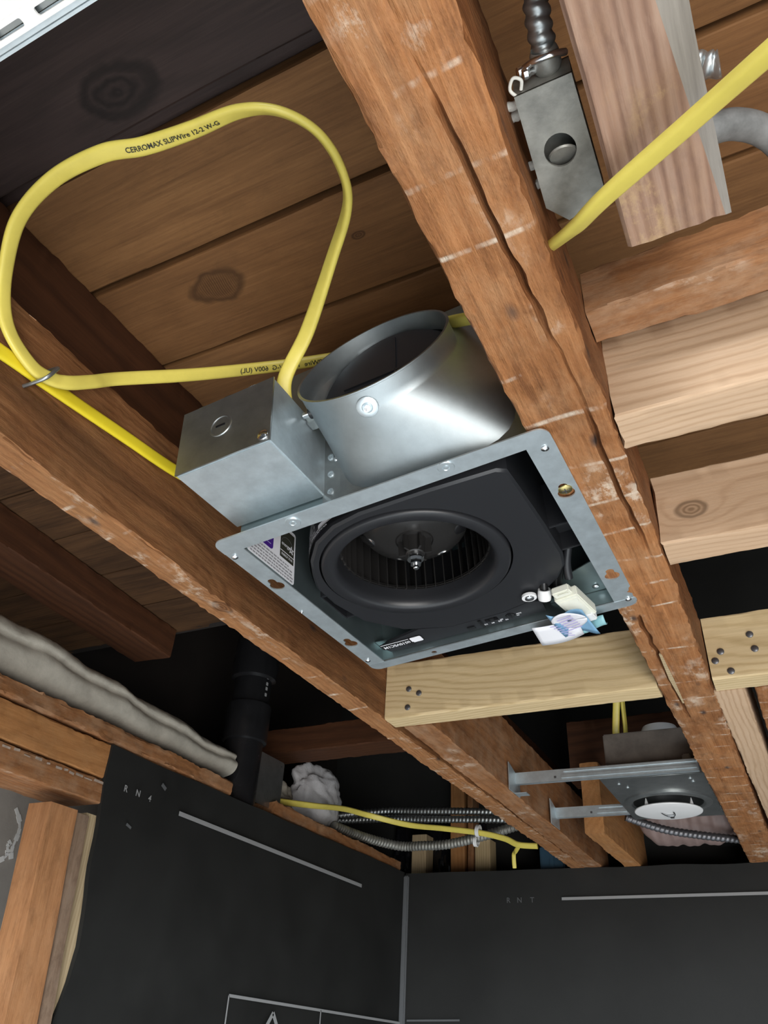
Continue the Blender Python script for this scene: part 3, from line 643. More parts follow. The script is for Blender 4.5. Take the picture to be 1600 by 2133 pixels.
st = empty('cable_staple', (-0.4945, 0.281, 0.443)); tag(st, 'bent grey metal staple holding two yellow cables to the joist', 'staple')
tube('staple_wire', [(-0.003, 0.006, 0.0115), (0.009, 0.0055, 0.0110), (0.0205, 0.004, 0.0075), (0.0225, 0.001, 0.0), (0.0200, -0.002, -0.0085), (0.009, -0.0045, -0.0125), (-0.003, -0.006, -0.014)], 0.0017, M_GALVD, st)

# ------------------------------------------------------------ exhaust fan
FM = Matrix(((0.99578, 0.02062, -0.08941, -0.10098), (-0.02149, 0.99973, -0.00877, 0.42458), (0.08921, 0.01065, 0.99596, 0.3735), (0, 0, 0, 1)))
fan = empty('exhaust_fan', mat=FM); tag(fan, 'galvanised bathroom exhaust fan with black blower, hung between the joists', 'fan')
S = 0.3018
def keyhole(cx, cy, big=0.0070, sm=0.0038, up=1):
    P = []
    for k in range(17):
        a = PI / 2 + up * 0 + 0.55 + (2 * PI - 1.1) * k / 16; P.append((cx + big * math.cos(a), cy + big * math.sin(a)))
    for k in range(9):
        a = -0.1 + (PI + 0.2) * k / 8; P.append((cx + sm * math.cos(a), cy + up * 0.0095 + sm * math.sin(a)))
    return [(x, cy + (y - cy)) for x, y in P]
def kh(cx, cy, sgn):
    return [(x, cy - (y - cy)) if sgn < 0 else (x, y) for x, y in keyhole(cx, cy)]
ft = 0.0012
near = [(-S + 0.010 - 0.010 * math.cos(PI / 2 * k / 6), 0.010 - 0.010 * math.sin(PI / 2 * k / 6)) for k in range(7)] + [(-0.010 + 0.010 * math.sin(PI / 2 * k / 6), 0.010 - 0.010 * math.cos(PI / 2 * k / 6)) for k in range(7)] + [(0, 0.0175), (-S, 0.0205)]
link('flange_strip', plate('flange', near, [], ft), M_GALV, fan, None, T(0, 0, -ft))
far = [(x, S - y) for x, y in near]; far = [(x, y if y > S - 0.0150 else S - 0.0150) for x, y in far]
link('flange_strip', plate('flange', far, [circ(-0.224, 0.2945, 0.0032, 14)], ft), M_GALV, fan, None, T(0, 0, -ft))
wl_ = 0.0195
link('flange_strip', plate('flange', [(-S, 0.0203), (-S + wl_, 0.0203), (-S + wl_, S - 0.0148), (-S, S - 0.0148)], [kh(-0.2925, 0.0885, -1), kh(-0.2925, 0.2295, -1)], ft), M_GALV, fan, None, T(0, 0, -ft + 0.0004))
link('flange_strip', plate('flange', [(-0.0215, 0.0173), (0, 0.0173), (0, S - 0.0148), (-0.0215, S - 0.0148)], [kh(-0.0105, 0.0855, -1), kh(-0.0105, 0.2345, -1)], ft), M_GALV, fan, None, T(0, 0, -ft + 0.0004))
U0, U1, V0, V1, WH = -0.283, -0.0215, 0.018, 0.2865, 0.185
hs = [box_me('w', (U0 - 0.001, V0, 0), (U0, V1, WH)), box_me('w', (U1, V0, 0), (U1 + 0.001, V1, WH)), box_me('w', (U0 - 0.001, V0 - 0.001, 0), (U1 + 0.001, V0, WH)), box_me('w', (U0 - 0.001, V1, 0), (U1 + 0.001, V1 + 0.001, WH)), box_me('w', (U0 - 0.001, V0 - 0.001, WH), (U1 + 0.001, V1 + 0.001, WH + 0.001))]
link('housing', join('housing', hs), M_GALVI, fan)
def rivet(parent, p, n, R=0.0068, name='rivet', m=None, dot=True):
    prof = [(R, 0.0), (R, 0.0006), (R * 0.93, 0.0011), (R * 0.5, 0.0012), (R * 0.42, 0.0004), (R * 0.36, 0.0003), (R * 0.30, 0.0012), (0.0001, 0.0013)] if dot else [(R, 0), (R * 0.95, 0.0008), (R * 0.6, 0.0016), (0.0001, 0.0019)]
    return link(name, lathe('rivet', prof, 20), m or (M_GALV if dot else M_CHROME), parent, 40, axes(p, n))
DNW = (0, 0, -1)
rivet(fan, (-0.223, 0.0085, -0.0018), DNW); rivet(fan, (-0.082, 0.0060, -0.0018), DNW)
for u, v in ((-0.2965, 0.0275), (-0.0085, 0.0235), (-0.0075, 0.287), (-0.2965, 0.2745)): rivet(fan, (u, v, -0.0016), DNW, 0.0032, 'dimple', None, False)
rivet(fan, (-0.3, 0.143, -0.0012), DNW, 0.0015, 'dimple', None, False)
sc = rivet(fan, (-0.0100, 0.0805, -0.0014), DNW, 0.0058, 'mounting_screw', M_BRASS, False)
link('screw_slot', box_me('slot', (-0.003, -0.0005, 0.0014), (0.003, 0.0005, 0.0020)), M_NAIL, sc); link('screw_slot', box_me('slot', (-0.0005, -0.003, 0.0014), (0.0005, 0.003, 0.0020)), M_NAIL, sc)
# inside mounting ledge (far corners)
link('inner_ledge', plate('ledge', [(-0.064, 0.245), (-0.0225, 0.225), (-0.0225, 0.2855), (-0.085, 0.2855)], [], 0.001), M_GALVI, fan, None, T(0, 0, 0.016))
rivet(fan, (-0.034, 0.275, 0.0150), DNW, 0.0036, 'dimple', None, False)
link('inner_ledge', plate('ledge', [(-0.2825, 0.266), (-0.255, 0.272), (-0.25, 0.2855), (-0.2825, 0.2855)], [], 0.001), M_GALVI, fan, None, T(0, 0, 0.014))
rivet(fan, (-0.273, 0.279, 0.0130), DNW, 0.0032, 'dimple', None, False)

# wiring box
wb_ = empty('wiring_box'); wb_.parent = fan
bu0, bu1, bv0, bv1, bw0, bw1 = -0.2885, -0.1968, -0.066, 0.017, 0.0205, 0.0890
link('box_body', box_me('box_body', (bu0, bv0, bw0), (bu1, bv1, bw1), 0.0012, 2), M_GALV, wb_, 40)
link('box_cover', plate('cover', [(bu0 - 0.0005, bw0 + 0.0005), (bu1 + 0.0005, bw0 + 0.0005), (bu1 + 0.0005, bw1), (bu0 - 0.0005, bw1)], [], 0.0012), M_GALVD, wb_, None, frame_mat(Vector((0, bv0 - 0.0006, 0)), Vector((1, 0, 0)), Vector((0, 0, 1)), Vector((0, -1, 0))))
ko = link('knockout', lathe('ko', [(0.0112, 0), (0.0108, 0.0008), (0.0096, 0.0009), (0.0092, -0.0002), (0.0088, 0.0003), (0.0001, 0.0004)], 32), M_GALVD, wb_, 30, axes((-0.2465, bv0 - 0.0012, 0.0571), (0, -1, 0)))
link('knockout_slot', box_me('slot', (-0.0045, -0.0008, 0.0002), (0.0045, 0.0008, 0.0010)), M_BLKD, ko)
sw = rivet(wb_, (-0.2025, bv0 - 0.0012, 0.0271), (0, -1, 0), 0.0050, 'cover_screw', M_CHROME, False); sw.scale = (1, 1, 1.6)
for u in (-0.274, -0.247, -0.222): link('cover_tab', box_me('tab', (u, bv0 - 0.001, bw1), (u + 0.007, bv0 + 0.004, bw1 + 0.0015), 0.0006), M_CHROME, wb_, 40)
link('mounting_tab', plate('tab', [(-0.0015, 0.006), (0.0155, 0.006), (0.0155, 0.082), (-0.0015, 0.082)], [], 0.001), M_GALVD, wb_, None, frame_mat(Vector((bu1, V0 - 0.0025, 0)), Vector((1, 0, 0)), Vector((0, 0, 1)), Vector((0, -1, 0))))
for w in (0.022, 0.041, 0.060): rivet(wb_, (bu1 + 0.0065, V0 - 0.003, w), (0, -1, 0), 0.0032, 'rivet')
for w in (0.030, 0.047, 0.067): rivet(wb_, (bu1 + 0.0004, 0.004, w), (1, 0, 0), 0.0028, 'dimple', M_GALVD, False)
link('cable_clamp', box_me('clamp', (bu1 - 0.002, -0.02, bw1 - 0.012), (bu1 + 0.012, -0.004, bw1 + 0.006), 0.003), M_GALVD, wb_, 40)

# duct collar: rounded rectangle at the housing turning up into a round collar
col = empty('duct_collar'); col.parent = fan
def collar_ring(t, inset=0.0):
    N = 56; th = math.radians(21.1); R = 0.070 - inset
    c1 = Vector((-0.125, -0.030, 0.113)); e1 = Vector((1, 0, 0)); e2 = Vector((0, math.sin(th), math.cos(th))); nn = Vector((0, -math.cos(th), math.sin(th)))
    c0 = Vector((-0.0985, 0.017, 0.088)); hw, hh, rc = 0.0805 - inset, 0.080 - inset, 0.022
    pts = []
    for k in range(N):
        a = 2 * PI * k / N; ca, sa = math.cos(a), math.sin(a)
        p1 = c1 + e1 * (R * ca) + e2 * (R * sa)
        # rounded rect point in direction a
        ex = 5.0; q = (abs(ca) ** ex + abs(sa) ** ex) ** (-1 / ex)
        p0 = c0 + Vector((hw * ca * q, 0, hh * sa * q))
        if t <= 1:
            s = t * t * (3 - 2 * t) * 0.6 + t * 0.4
            p = p0.lerp(p1 - nn * 0.018, s)
        else: p = p1 - nn * 0.018 * (2 - t)
        pts.append(p)
    return pts
ts = [0, 0.06] + [0.1 + 0.9 * k / 14 for k in range(15)] + [1.35, 1.7, 1.98, 2.0]
rings = [collar_ring(t) for t in ts] + [collar_ring(t, 0.0012) for t in ts[::-1]]
rings[len(ts) - 1] = collar_ring(2.0, -0.0010); rings[len(ts) - 2] = collar_ring(1.93, -0.0010); rings[len(ts) - 3] = collar_ring(1.90, 0.0)
link('collar_shell', loft('collar_shell', rings, False, False), M_COLLAR, col, 50)
link('base_flange', box_me('base_flange', (-0.182, 0.0145, 0.004), (-0.0155, 0.0172, 0.172), 0.001), M_GALVD, col)
def collar_pt(t, a):
    N = 56; R = collar_ring(t); k = a / (2 * PI) * N; i = int(k) % N; f = k - int(k); return R[i].lerp(R[(i + 1) % N], f)
a_ = 2 * PI * 0.752
p = collar_pt(1.15, a_); n = (collar_pt(1.15, a_ + 0.1) - p).cross(collar_pt(1.4, a_) - p).normalized()
if n.z > 0: n = -n
ws = rivet(col, p + n * 0.0003, n, 0.0090, 'washer', M_GALV); link('washer_bolt', lathe('bolt', [(0.0028, 0), (0.0026, 0.0022), (0.0001, 0.0026)], 8), M_CHROME, ws, 30)
p = collar_pt(0.35, 2 * PI * 0.60); rivet(col, p + Vector((-0.0003, -0.0003, 0)), (-0.5, -0.6, -0.5), 0.0022, 'rivet', None, False)
th = math.radians(21.1); nn = Vector((0, -math.cos(th), math.sin(th))); e2 = Vector((0, math.sin(th), math.cos(th))); c1 = Vector((-0.125, -0.030, 0.113))
dm = axes(c1 - nn * 0.032 + e2 * -0.003 + Vector((0.003, 0, 0)), (nn * 0.93 + e2 * -0.30), (1, 0, 0))
dp = link('damper_flap', lathe('damper', [(0.0001, 0.0012), (0.060, 0.0012), (0.0665, 0.0008), (0.0665, -0.0012), (0.0001, -0.0012)], 48), M_BLK, col, 40, dm)
for x0, y0, x1, y1 in ((-0.06, -0.012, 0.06, -0.012), (0.006, -0.06, 0.006, 0.06), (-0.045, 0.016, 0.05, 0.016)):
    link('damper_rib', quad_strip((x0, y0), (x1, y1), 0.0016, 0.0022), M_BLK, dp, None, T(0, 0, 0.001))
tm = text_me('1-12619401', 0.007, bold=0.0001); link('moulded_text', tm, plain('dark grey moulding', (0.05, 0.05, 0.055), 0.35), dp, None, Matrix.Translation((-0.022, -0.026, 0.0018)) @ Matrix.Rotation(PI, 4, 'Z'))
ms = Matrix.Translation(c1 + Vector((-0.056, 0, 0)) - nn * 0.016 - e2 * 0.034)
hin = link('damper_hinge', lathe('hinge', [(0.0001, -0.006), (0.005, -0.005), (0.006, 0), (0.005, 0.005), (0.0001, 0.006)], 16), M_BLKD, col, 40, ms @ Matrix.Rotation(PI / 2, 4, 'Y'))
link('hinge_pin', box_me('pin', (-0.0022, -0.0022, -0.012), (0.0022, 0.0022, 0.012), 0.0006), M_CHROME, hin, 40)
tube('hinge_spring', [(0, 0, 0), (0.004, 0.006, 0.004), (0.009, 0.002, 0.010), (0.014, 0.008, 0.012)], 0.001, M_BLKD, hin)

# blower
blo = empty('blower'); blo.parent = fan
CU, CV, CW = -0.1690, 0.1350, 0.0035
outl = [(-0.2605, 0.104), (-0.2490, 0.082), (-0.2290, 0.0585), (-0.2035, 0.0440), (-0.175, 0.0385), (-0.11, 0.0385), (-0.054, 0.041), (-0.047, 0.046), (-0.046, 0.075), (-0.045, 0.13), (-0.045, 0.185), (-0.049, 0.205), (-0.062, 0.226), (-0.090, 0.252), (-0.13, 0.262), (-0.19, 0.263), (-0.235, 0.243), (-0.262, 0.205), (-0.270, 0.160), (-0.269, 0.125)]
link('scroll_plate', plate('scroll', outl, [circ(CU, CV, 0.0905, 64)], 0.002), M_BLK, blo, None, T(0, 0, CW + 0.004))
def inset(P, d):
    c = Vector((sum(p[0] for p in P) / len(P), sum(p[1] for p in P) / len(P)))
    return [tuple(Vector(p) + (c - Vector(p)).normalized() * d) for p in P]
R0 = [[(x, y, CW + 0.003) for x, y in outl], [(x, y, CW + 0.005) for x, y in inset(outl, -0.0025)], [(x, y, CW + 0.012) for x, y in inset(outl, -0.003)], [(x, y, 0.10) for x, y in inset(outl, -0.003)], [(x, y, 0.10) for x, y in inset(outl, -0.001)], [(x, y, CW + 0.012) for x, y in inset(outl, -0.001)]]
link('scroll_wall', loft('scroll_wall', R0, False, False), M_BLK, blo, 40)
ringp = [(0.0890, 0.012), (0.0888, 0.0030), (0.0880, 0.0011), (0.0864, 0.0003), (0.0775, 0.0002), (0.0757, 0.0009), (0.0738, 0.0030), (0.0724, 0.0064), (0.0716, 0.0115), (0.0716, 0.020), (0.0726, 0.020), (0.0738, 0.012)]
link('inlet_ring', lathe('ring', ringp, 72), M_BLK, blo, 50, T(CU, CV, CW))
imp = empty('impeller'); imp.parent = blo; imp.location = (CU, CV, CW)
bl = fixn(mesh('blade', [(0.0695, -0.0006, 0.020), (0.083, 0.0050, 0.020), (0.083, 0.0060, 0.020), (0.0695, 0.0006, 0.020), (0.0695, -0.0006, 0.082), (0.083, 0.0050, 0.082), (0.083, 0.0060, 0.082), (0.0695, 0.0006, 0.082)], [(0, 1, 2, 3), (4, 7, 6, 5), (0, 4, 5, 1), (1, 5, 6, 2), (2, 6, 7, 3), (3, 7, 4, 0)]))
bl.materials.append(M_HUB)
for k in range(44):
    o = bpy.data.objects.new('blade', bl); COL.objects.link(o); o.parent = imp; o.rotation_euler = (0, 0, 2 * PI * k / 44)
link('impeller_rim', lathe('rim', [(0.0700, 0.021), (0.0845, 0.021), (0.0845, 0.026), (0.0830, 0.026), (0.0830, 0.023), (0.0700, 0.023)], 64), M_HUB, imp, 40)
link('impeller_hub', lathe('hub', [(0.082, 0.083), (0.064, 0.083), (0.059, 0.074), (0.054, 0.056), (0.051, 0.044), (0.045, 0.037), (0.034, 0.033), (0.0185, 0.0315), (0.0178, 0.0300), (0.0170, 0.0318), (0.0115, 0.0318), (0.0102, 0.026), (0.0092, 0.016), (0.0078, 0.0150), (0.0001, 0.0150)], 48), M_HUB, imp, 40)
for k in range(6):
    a = 2 * PI * (k + 0.25) / 6
    link('hub_vent', lathe('vent', [(0.0001, 0.0008), (0.0075, 0.0006), (0.0088, -0.0002), (0.0088, -0.003)], 18), M_CHROME if k % 2 else M_BLKD, imp, 40, axes((0.0465 * math.cos(a), 0.0465 * math.sin(a), 0.0392), (0.75 * math.cos(a), 0.75 * math.sin(a), -1)))
    g = box_me('rib', (0.0085, -0.0009, 0.016), (0.0158, 0.0009, 0.032)); link('hub_rib', g, M_HUB, imp, None, Matrix.Rotation(a, 4, 'Z'))
link('nut_washer', lathe('washer', [(0.0070, 0.0150), (0.0080, 0.0125), (0.0078, 0.0100), (0.0001, 0.0100)], 24), M_CHROME, imp, 40)
link('hub_nut', lathe('nut', [(0.0058, 0.0105), (0.0058, 0.0050), (0.0052, 0.0042), (0.0001, 0.0042)], 6), M_CHROME, imp, 20)
link('motor_shaft', lathe('shaft', [(0.0028, 0.0080), (0.0028, 0.0005), (0.0020, -0.0003), (0.0001, -0.0003)], 12), M_CHROME, imp, 40)
link('blower_back', lathe('back', [(0.0001, 0.086), (0.105, 0.086), (0.105, 0.088), (0.0001, 0.088)], 32), M_BLKD, imp)
# brackets left and right of the scroll
link('side_bracket', join('brk', [box_me('b', (-0.2815, 0.150, 0.014), (-0.262, 0.153, 0.05), 0.0005), box_me('b', (-0.2815, 0.200, 0.014), (-0.262, 0.203, 0.05), 0.0005), box_me('b', (-0.283, 0.150, 0.014), (-0.2815, 0.203, 0.05)), box_me('b', (-0.2815, 0.153, 0.040), (-0.262, 0.2, 0.045))]), M_BLK, blo)
link('side_bracket', join('brk', [box_me('b', (-0.044, 0.145, 0.012), (-0.0225, 0.148, 0.06), 0.0005), box_me('b', (-0.044, 0.186, 0.012), (-0.0225, 0.189, 0.06), 0.0005), box_me('b', (-0.0455, 0.120, 0.008), (-0.0435, 0.189, 0.06)), box_me('b', (-0.044, 0.165, 0.030), (-0.023, 0.188, 0.033))]), M_BLK, blo)
# blackened near corner slot and rating label on the scroll wall
def scroll_pt(f):
    P = inset(outl, -0.0034); seq = [P[19], P[0], P[1], P[2], P[3], P[4]]
    Q = catmull([(x, y, 0) for x, y in seq], 8); k = max(0, min(len(Q) - 1.001, f * (len(Q) - 1))); i = int(k); return Q[i].lerp(Q[i + 1], k - i)
def wall_patch(f0, f1, w0, w1, mat, name, off, parent, n=14):
    V = []; F = []
    for i in range(n + 1):
        p = scroll_pt(f0 + (f1 - f0) * i / n); o = (p - Vector((CU, CV, 0))).normalized() * off
        V += [(p.x + o.x, p.y + o.y, w0), (p.x + o.x, p.y + o.y, w1)]
    for i in range(n): F.append((2 * i, 2 * i + 2, 2 * i + 3, 2 * i + 1))
    return link(name, mesh(name, V, F), mat, parent)
lab = wall_patch(0.05, 0.93, 0.0105, 0.038, M_BLKD, 'rating_label', 0.0004, blo)
wall_patch(0.66, 0.92, 0.0165, 0.0205, M_PAPER, 'label_panel', 0.0007, lab); wall_patch(0.83, 0.92, 0.0165, 0.0285, M_PAPER, 'label_panel', 0.0007, lab)
wall_patch(0.06, 0.92, 0.0155, 0.0161, M_PAPER, 'label_rule', 0.0007, lab); wall_patch(0.06, 0.92, 0.0295, 0.0301, M_PAPER, 'label_rule', 0.0007, lab)
def label_text(txt, f0, f1, w, size):
    me = text_me(txt, size, 'LEFT'); xs = [v.co.x for v in me.vertices]; mx = max(xs)
    for v in me.vertices:
        f = f0 + (f1 - f0) * v.co.x / mx; p = scroll_pt(f); o = (p - Vector((CU, CV, 0))).normalized() * 0.0008
        v.co = Vector((p.x + o.x, p.y + o.y, w + v.co.y))
    link('label_text', me, M_PAPER, lab)
label_text('Assembled in Mexico', 0.15, 0.76, 0.0132, 0.0038); label_text('Model No.', 0.3, 0.62, 0.0190, 0.0038); label_text('0510VSC1', 0.2, 0.6, 0.0245, 0.0045); label_text('Ventilating Fan', 0.35, 0.85, 0.0335, 0.0045)
# control panel along the far side
cp = link('control_panel', plate('panel', [(-0.278, 0.270), (-0.262, 0.262), (-0.222, 0.252), (-0.19, 0.2645), (-0.13, 0.2640), (-0.098, 0.256), (-0.088, 0.262), (-0.090, 0.2835), (-0.20, 0.2850), (-0.272, 0.2850)], [circ(-0.126, 0.2735, 0.0052, 20), rrect(-0.1535, 0.268, -0.1395, 0.2755, 0.001, 2)], 0.003), M_BLK, fan, None, T(0, 0, 0.0085))
link('dial', lathe('dial', [(0.0048, 0.002), (0.0046, -0.002), (0.0001, -0.0022)], 20), M_BLKD, cp, 40, T(-0.126, 0.2735, 0)); link('dial_grip', box_me('grip', (-0.1272, 0.2692, -0.0042), (-0.1248, 0.2778, -0.0015), 0.0006), M_BLK, cp)
link('switch_well', box_me('well', (-0.154, 0.2675, 0.0018), (-0.139, 0.276, 0.004)), M_BLKD, cp); link('switch_knob', box_me('knob', (-0.1485, 0.269, -0.0022), (-0.1435, 0.2745, 0.002), 0.0006), M_BLKD, cp)
for u, v in ((-0.247, 0.277), (-0.176, 0.278)): link('panel_tab', box_me('tab', (u, v - 0.004, -0.0028), (u + 0.009, v + 0.003, -0.0012), 0.0006), M_BLKD, cp)
link('panel_rib', box_me('rib', (-0.1605, 0.266, -0.003), (-0.157, 0.283, -0.001), 0.0005), M_BLKD, cp)
RZ = Matrix.Rotation(PI, 4, 'X')  # lettering read from below
def under(parent, txt, u, v, size, mat, rot=0.0, bold=0.00005, w=-0.0018):
    link('printed_text', text_me(txt, size, bold=bold), mat, parent, None, Matrix.Translation((u, v, w)) @ Matrix.Rotation(rot + PI, 4, 'Z') @ RZ)
under(cp, '100', -0.156, 0.2785, 0.0042, M_PAPER); under(cp, '80', -0.1475, 0.2790, 0.0034, M_PAPER); under(cp, '50', -0.1395, 0.2790, 0.0042, M_PAPER)
under(cp, '80', -0.137, 0.2765, 0.0034, M_PAPER); under(cp, '70', -0.132, 0.2795, 0.0034, M_PAPER); under(cp, '40', -0.1185, 0.2765, 0.0032, M_PAPER); under(cp, '30M', -0.1165, 0.2730, 0.0032, M_PAPER)
lb = link('model_label', plate('lab', rrect(-0.2765, 0.2635, -0.226, 0.2765, 0.002, 3), [], 0.0004), M_BLKD, cp, None, T(0, 0, -0.0019))
link('label_panel', plate('lab', rrect(-0.2400, 0.2645, -0.2270, 0.2755, 0.0016, 3), [], 0.0003), M_PAPER, lb, None, T(0, 0, -0.0004))
link('printed_text', text_me('0510VSC1M', 0.0074, bold=0.00016, squash=0.86), M_PAPER, lb, None, Matrix.Translation((-0.2580, 0.2715, -0.0005)) @ Matrix.Rotation(PI, 4, 'Z') @ RZ)
link('label_rule', quad_strip((-0.2755, 0.2655), (-0.2415, 0.2655), 0.0006, 0.0003), M_PAPER, lb, None, T(0, 0, -0.0006))
# white sticker on the left inner wall
SX = U0 + 0.0004
stm = frame_mat(Vector((SX, 0, 0)), Vector((0, -1, 0)), Vector((0, 0, 1)), Vector((-1, 0, 0)))
# local x runs along -v so that text reads correctly seen from inside (+u); normal +u
stm = frame_mat(Vector((SX, 0, 0)), Vector((0, 1, 0)), Vector((0, 0, 1)), Vector((1, 0, 0)))
sk = link('approval_sticker', plate('st', rrect(0.026, 0.002, 0.101, 0.060, 0.003, 4), [], 0.0003), M_PAPER, fan, None, stm)
link('star_badge', plate('b', rrect(0.0755, 0.0225, 0.0985, 0.056, 0.0004, 2), [], 0.0002), M_INK, sk, None, T(0, 0, 0.0003))
link('badge_rule', quad_strip((0.0757, 0.0300), (0.0983, 0.0300), 0.0006, 0.0001), M_PAPER, sk, None, T(0, 0, 0.0005))
link('printed_text', text_me('ENERGY STAR', 0.0036, bold=0.00004, squash=0.82), M_PAPER, sk, None, T(0.087, 0.0264, 0.00055))
link('printed_text', text_me('energy', 0.0058, bold=0.00003, squash=0.85), M_PAPER, sk, None, T(0.0840, 0.0385, 0.00055))
sp_ = []
for k in range(5):
    a0 = PI / 2 + 4 * PI * k / 5; a1 = PI / 2 + 4 * PI * (k + 1) / 5
    sp_.append(quad_strip((0.0935 + 0.0045 * math.cos(a0), 0.0375 + 0.0045 * math.sin(a0)), (0.0935 + 0.0045 * math.cos(a1), 0.0375 + 0.0045 * math.sin(a1)), 0.0006, 0.0001))
link('star_mark', join('star', sp_), M_PAPER, sk, None, T(0, 0, 0.00055))
arc = [(0.0865 + 0.0105 * math.cos(a), 0.0370 + 0.0105 * math.sin(a)) for a in [0.25 + 2.7 * k / 12 for k in range(13)]]
link('arc_mark', join('arc', [quad_strip(p, q, 0.0005, 0.0001) for p, q in zip(arc[:-1], arc[1:])]), M_DIMINK, sk, None, T(0, 0, 0.00055))
link('purple_badge', plate('b', rrect(0.035, 0.0215, 0.064, 0.056, 0.004, 4), [], 0.0002), M_PURPLE, sk, None, T(0, 0, 0.0003))
for x in (0.0415, 0.0510): link('badge_bar', plate('b', [(x, 0.032), (x + 0.005, 0.030), (x + 0.005, 0.052), (x, 0.052)], [], 0.0001), M_LILAC, sk, None, T(0, 0, 0.0005))
link('badge_rule', quad_strip((0.039, 0.0265), (0.060, 0.0265), 0.0006, 0.0001), M_LILAC, sk, None, T(0, 0, 0.0005))
random.seed(4); tl = []
for r in range(5):
    x = 0.030
    while x < (0.094 if r else 0.088):
        l = random.uniform(0.002, 0.0055); tl.append(quad_strip((x, 0.0178 - r * 0.0034), (x + l, 0.0178 - r * 0.0034), 0.0015, 0.0001)); x += l + 0.0011
link('small_print', join('sp', tl), plain('grey print on sticker', (0.30, 0.30, 0.32), 0.7), sk, None, T(0, 0, 0.0004))
# wire clamp, harness, white plug with paper tags
wc = empty('wire_clamp'); wc.parent = fan
link('clamp_eye', lathe('eye', [(0.0075, 0.001), (0.0075, -0.0015), (0.0001, -0.0017)], 20), M_WHITE, wc, 40, T(-0.094, 0.2385, 0.0025))
rivet(wc, (-0.094, 0.2385, 0.0006), DNW, 0.0048, 'clamp_screw', M_CHROME, False)
link('clamp_loop', lathe('loop', [(0.0062, -0.005), (0.0068, 0), (0.0062, 0.006), (0.0045, 0.006), (0.0045, -0.005), (0.0062, -0.005)], 20), M_WHITE, wc, 40, axes((-0.0785, 0.2385, 0.0), (0.3, -0.75, 0.6)))
tube('wire_harness', [(-0.064, 0.205, 0.060), (-0.072, 0.222, 0.022), (-0.0785, 0.2385, 0.001), (-0.081, 0.246, 0.000), (-0.072, 0.252, 0.010), (-0.058, 0.235, 0.018), (-0.052, 0.21, 0.03), (-0.040, 0.185, 0.05)], 0.0042, M_BLKD, fan)
tube('wire_harness', [(-0.0245, 0.165, 0.07), (-0.036, 0.200, 0.040), (-0.055, 0.225, 0.022), (-0.065, 0.245, 0.012), (-0.060, 0.262, 0.004)], 0.0050, M_BLKD, fan)
tube('wire_harness', [(-0.0265, 0.165, 0.06), (-0.033, 0.190, 0.034), (-0.046, 0.215, 0.016), (-0.050, 0.230, 0.006)], 0.0040, M_BLK, fan)
pl = empty('wire_plug', (-0.0555, 0.262, -0.006)); pl.parent = fan; pl.rotation_euler = (0, 0, math.radians(-8))
link('plug_body', box_me('plug', (-0.011, -0.026, -0.005), (0.013, 0.022, 0.006), 0.001), M_CREAM, pl, 40)
link('plug_face', box_me('face', (-0.008, -0.022, -0.0058), (0.0105, 0.016, -0.0045), 0.0006), M_CREAM, pl, 40)
link('plug_latch', box_me('latch', (-0.009, -0.036, -0.003), (0.009, -0.026, 0.005), 0.0012), M_CREAM, pl, 40)
link('plug_latch', box_me('latch', (-0.004, -0.034, -0.0042), (0.007, -0.031, -0.0028), 0.0008), M_CREAM, pl, 40)
link('plug_collar', box_me('collar', (-0.012, 0.016, -0.0075), (0.010, 0.030, 0.005), 0.001), M_WHITE, pl, 40)
def sheet(name, P, nu, nv, mat, parent, th=0.0003):
    V = [P(i / nu, j / nv) for i in range(nu + 1) for j in range(nv + 1)]; F = [(i * (nv + 1) + j, (i + 1) * (nv + 1) + j, (i + 1) * (nv + 1) + j + 1, i * (nv + 1) + j + 1) for i in range(nu) for j in range(nv)]
    o = link(name, mesh(name, V, F), mat, parent, 60); md = o.modifiers.new('thick', 'SOLIDIFY'); md.thickness = th; return o
FA = Vector((-0.1065, 0.2765, -0.012)); FB = Vector((-0.1085, 0.3165, -0.014)); FC = Vector((-0.0640, 0.2855, -0.010)); 
tagp = sheet('paper_tag', lambda u, v: FA + (FC - FA) * u * 0.95 + (FB - FA) * v + Vector((0.006 * u, -0.012 * u, -0.004 * math.sin(u * 2.6))), 10, 4, M_PAPER, pl)
tagp.matrix_parent_inverse = pl.matrix_basis.inverted()
bf = sheet('blue_film', lambda u, v: Vector((-0.084 + 0.034 * u + 0.004 * v, 0.252 + 0.052 * v + 0.010 * u, -0.0145 - 0.003 * math.sin(u * 6 + v * 2))), 10, 6, M_BLUE, pl); bf.matrix_parent_inverse = pl.matrix_basis.inverted()
rd = sheet('round_paper_tag', lambda u, v: Vector((-0.0655, 0.268, -0.0185)) + Vector((0.0175 * (0.12 + 0.88 * u) * math.cos(2 * PI * v) * (0.88 + 0.12 * math.cos(4 * PI * v)), 0.0225 * (0.12 + 0.88 * u) * math.sin(2 * PI * v), -0.003 * u * math.cos(2 * PI * v + 1))), 5, 28, M_PAPER, pl); rd.matrix_parent_inverse = pl.matrix_basis.inverted()
ln = [quad_strip((-0.075 + 0.0006 * k, 0.256 + 0.0052 * k), (-0.060 + 0.0008 * k, 0.2525 + 0.0052 * k), 0.0016, 0.0002) for k in range(6)]
lo = link('small_print', join('lines', ln), M_LILAC, pl, None); lo.matrix_parent_inverse = pl.matrix_basis.inverted(); lo.location = (0, 0, -0.0222)
ln = [quad_strip((-0.086 + 0.002 * k, 0.270 + 0.0055 * k), (-0.079 + 0.002 * k, 0.2725 + 0.0055 * k), 0.0014, 0.0002) for k in range(6)]
lo = link('small_print', join('lines', ln), M_LILAC, pl, None); lo.matrix_parent_inverse = pl.matrix_basis.inverted(); lo.location = (0, 0, -0.0195)
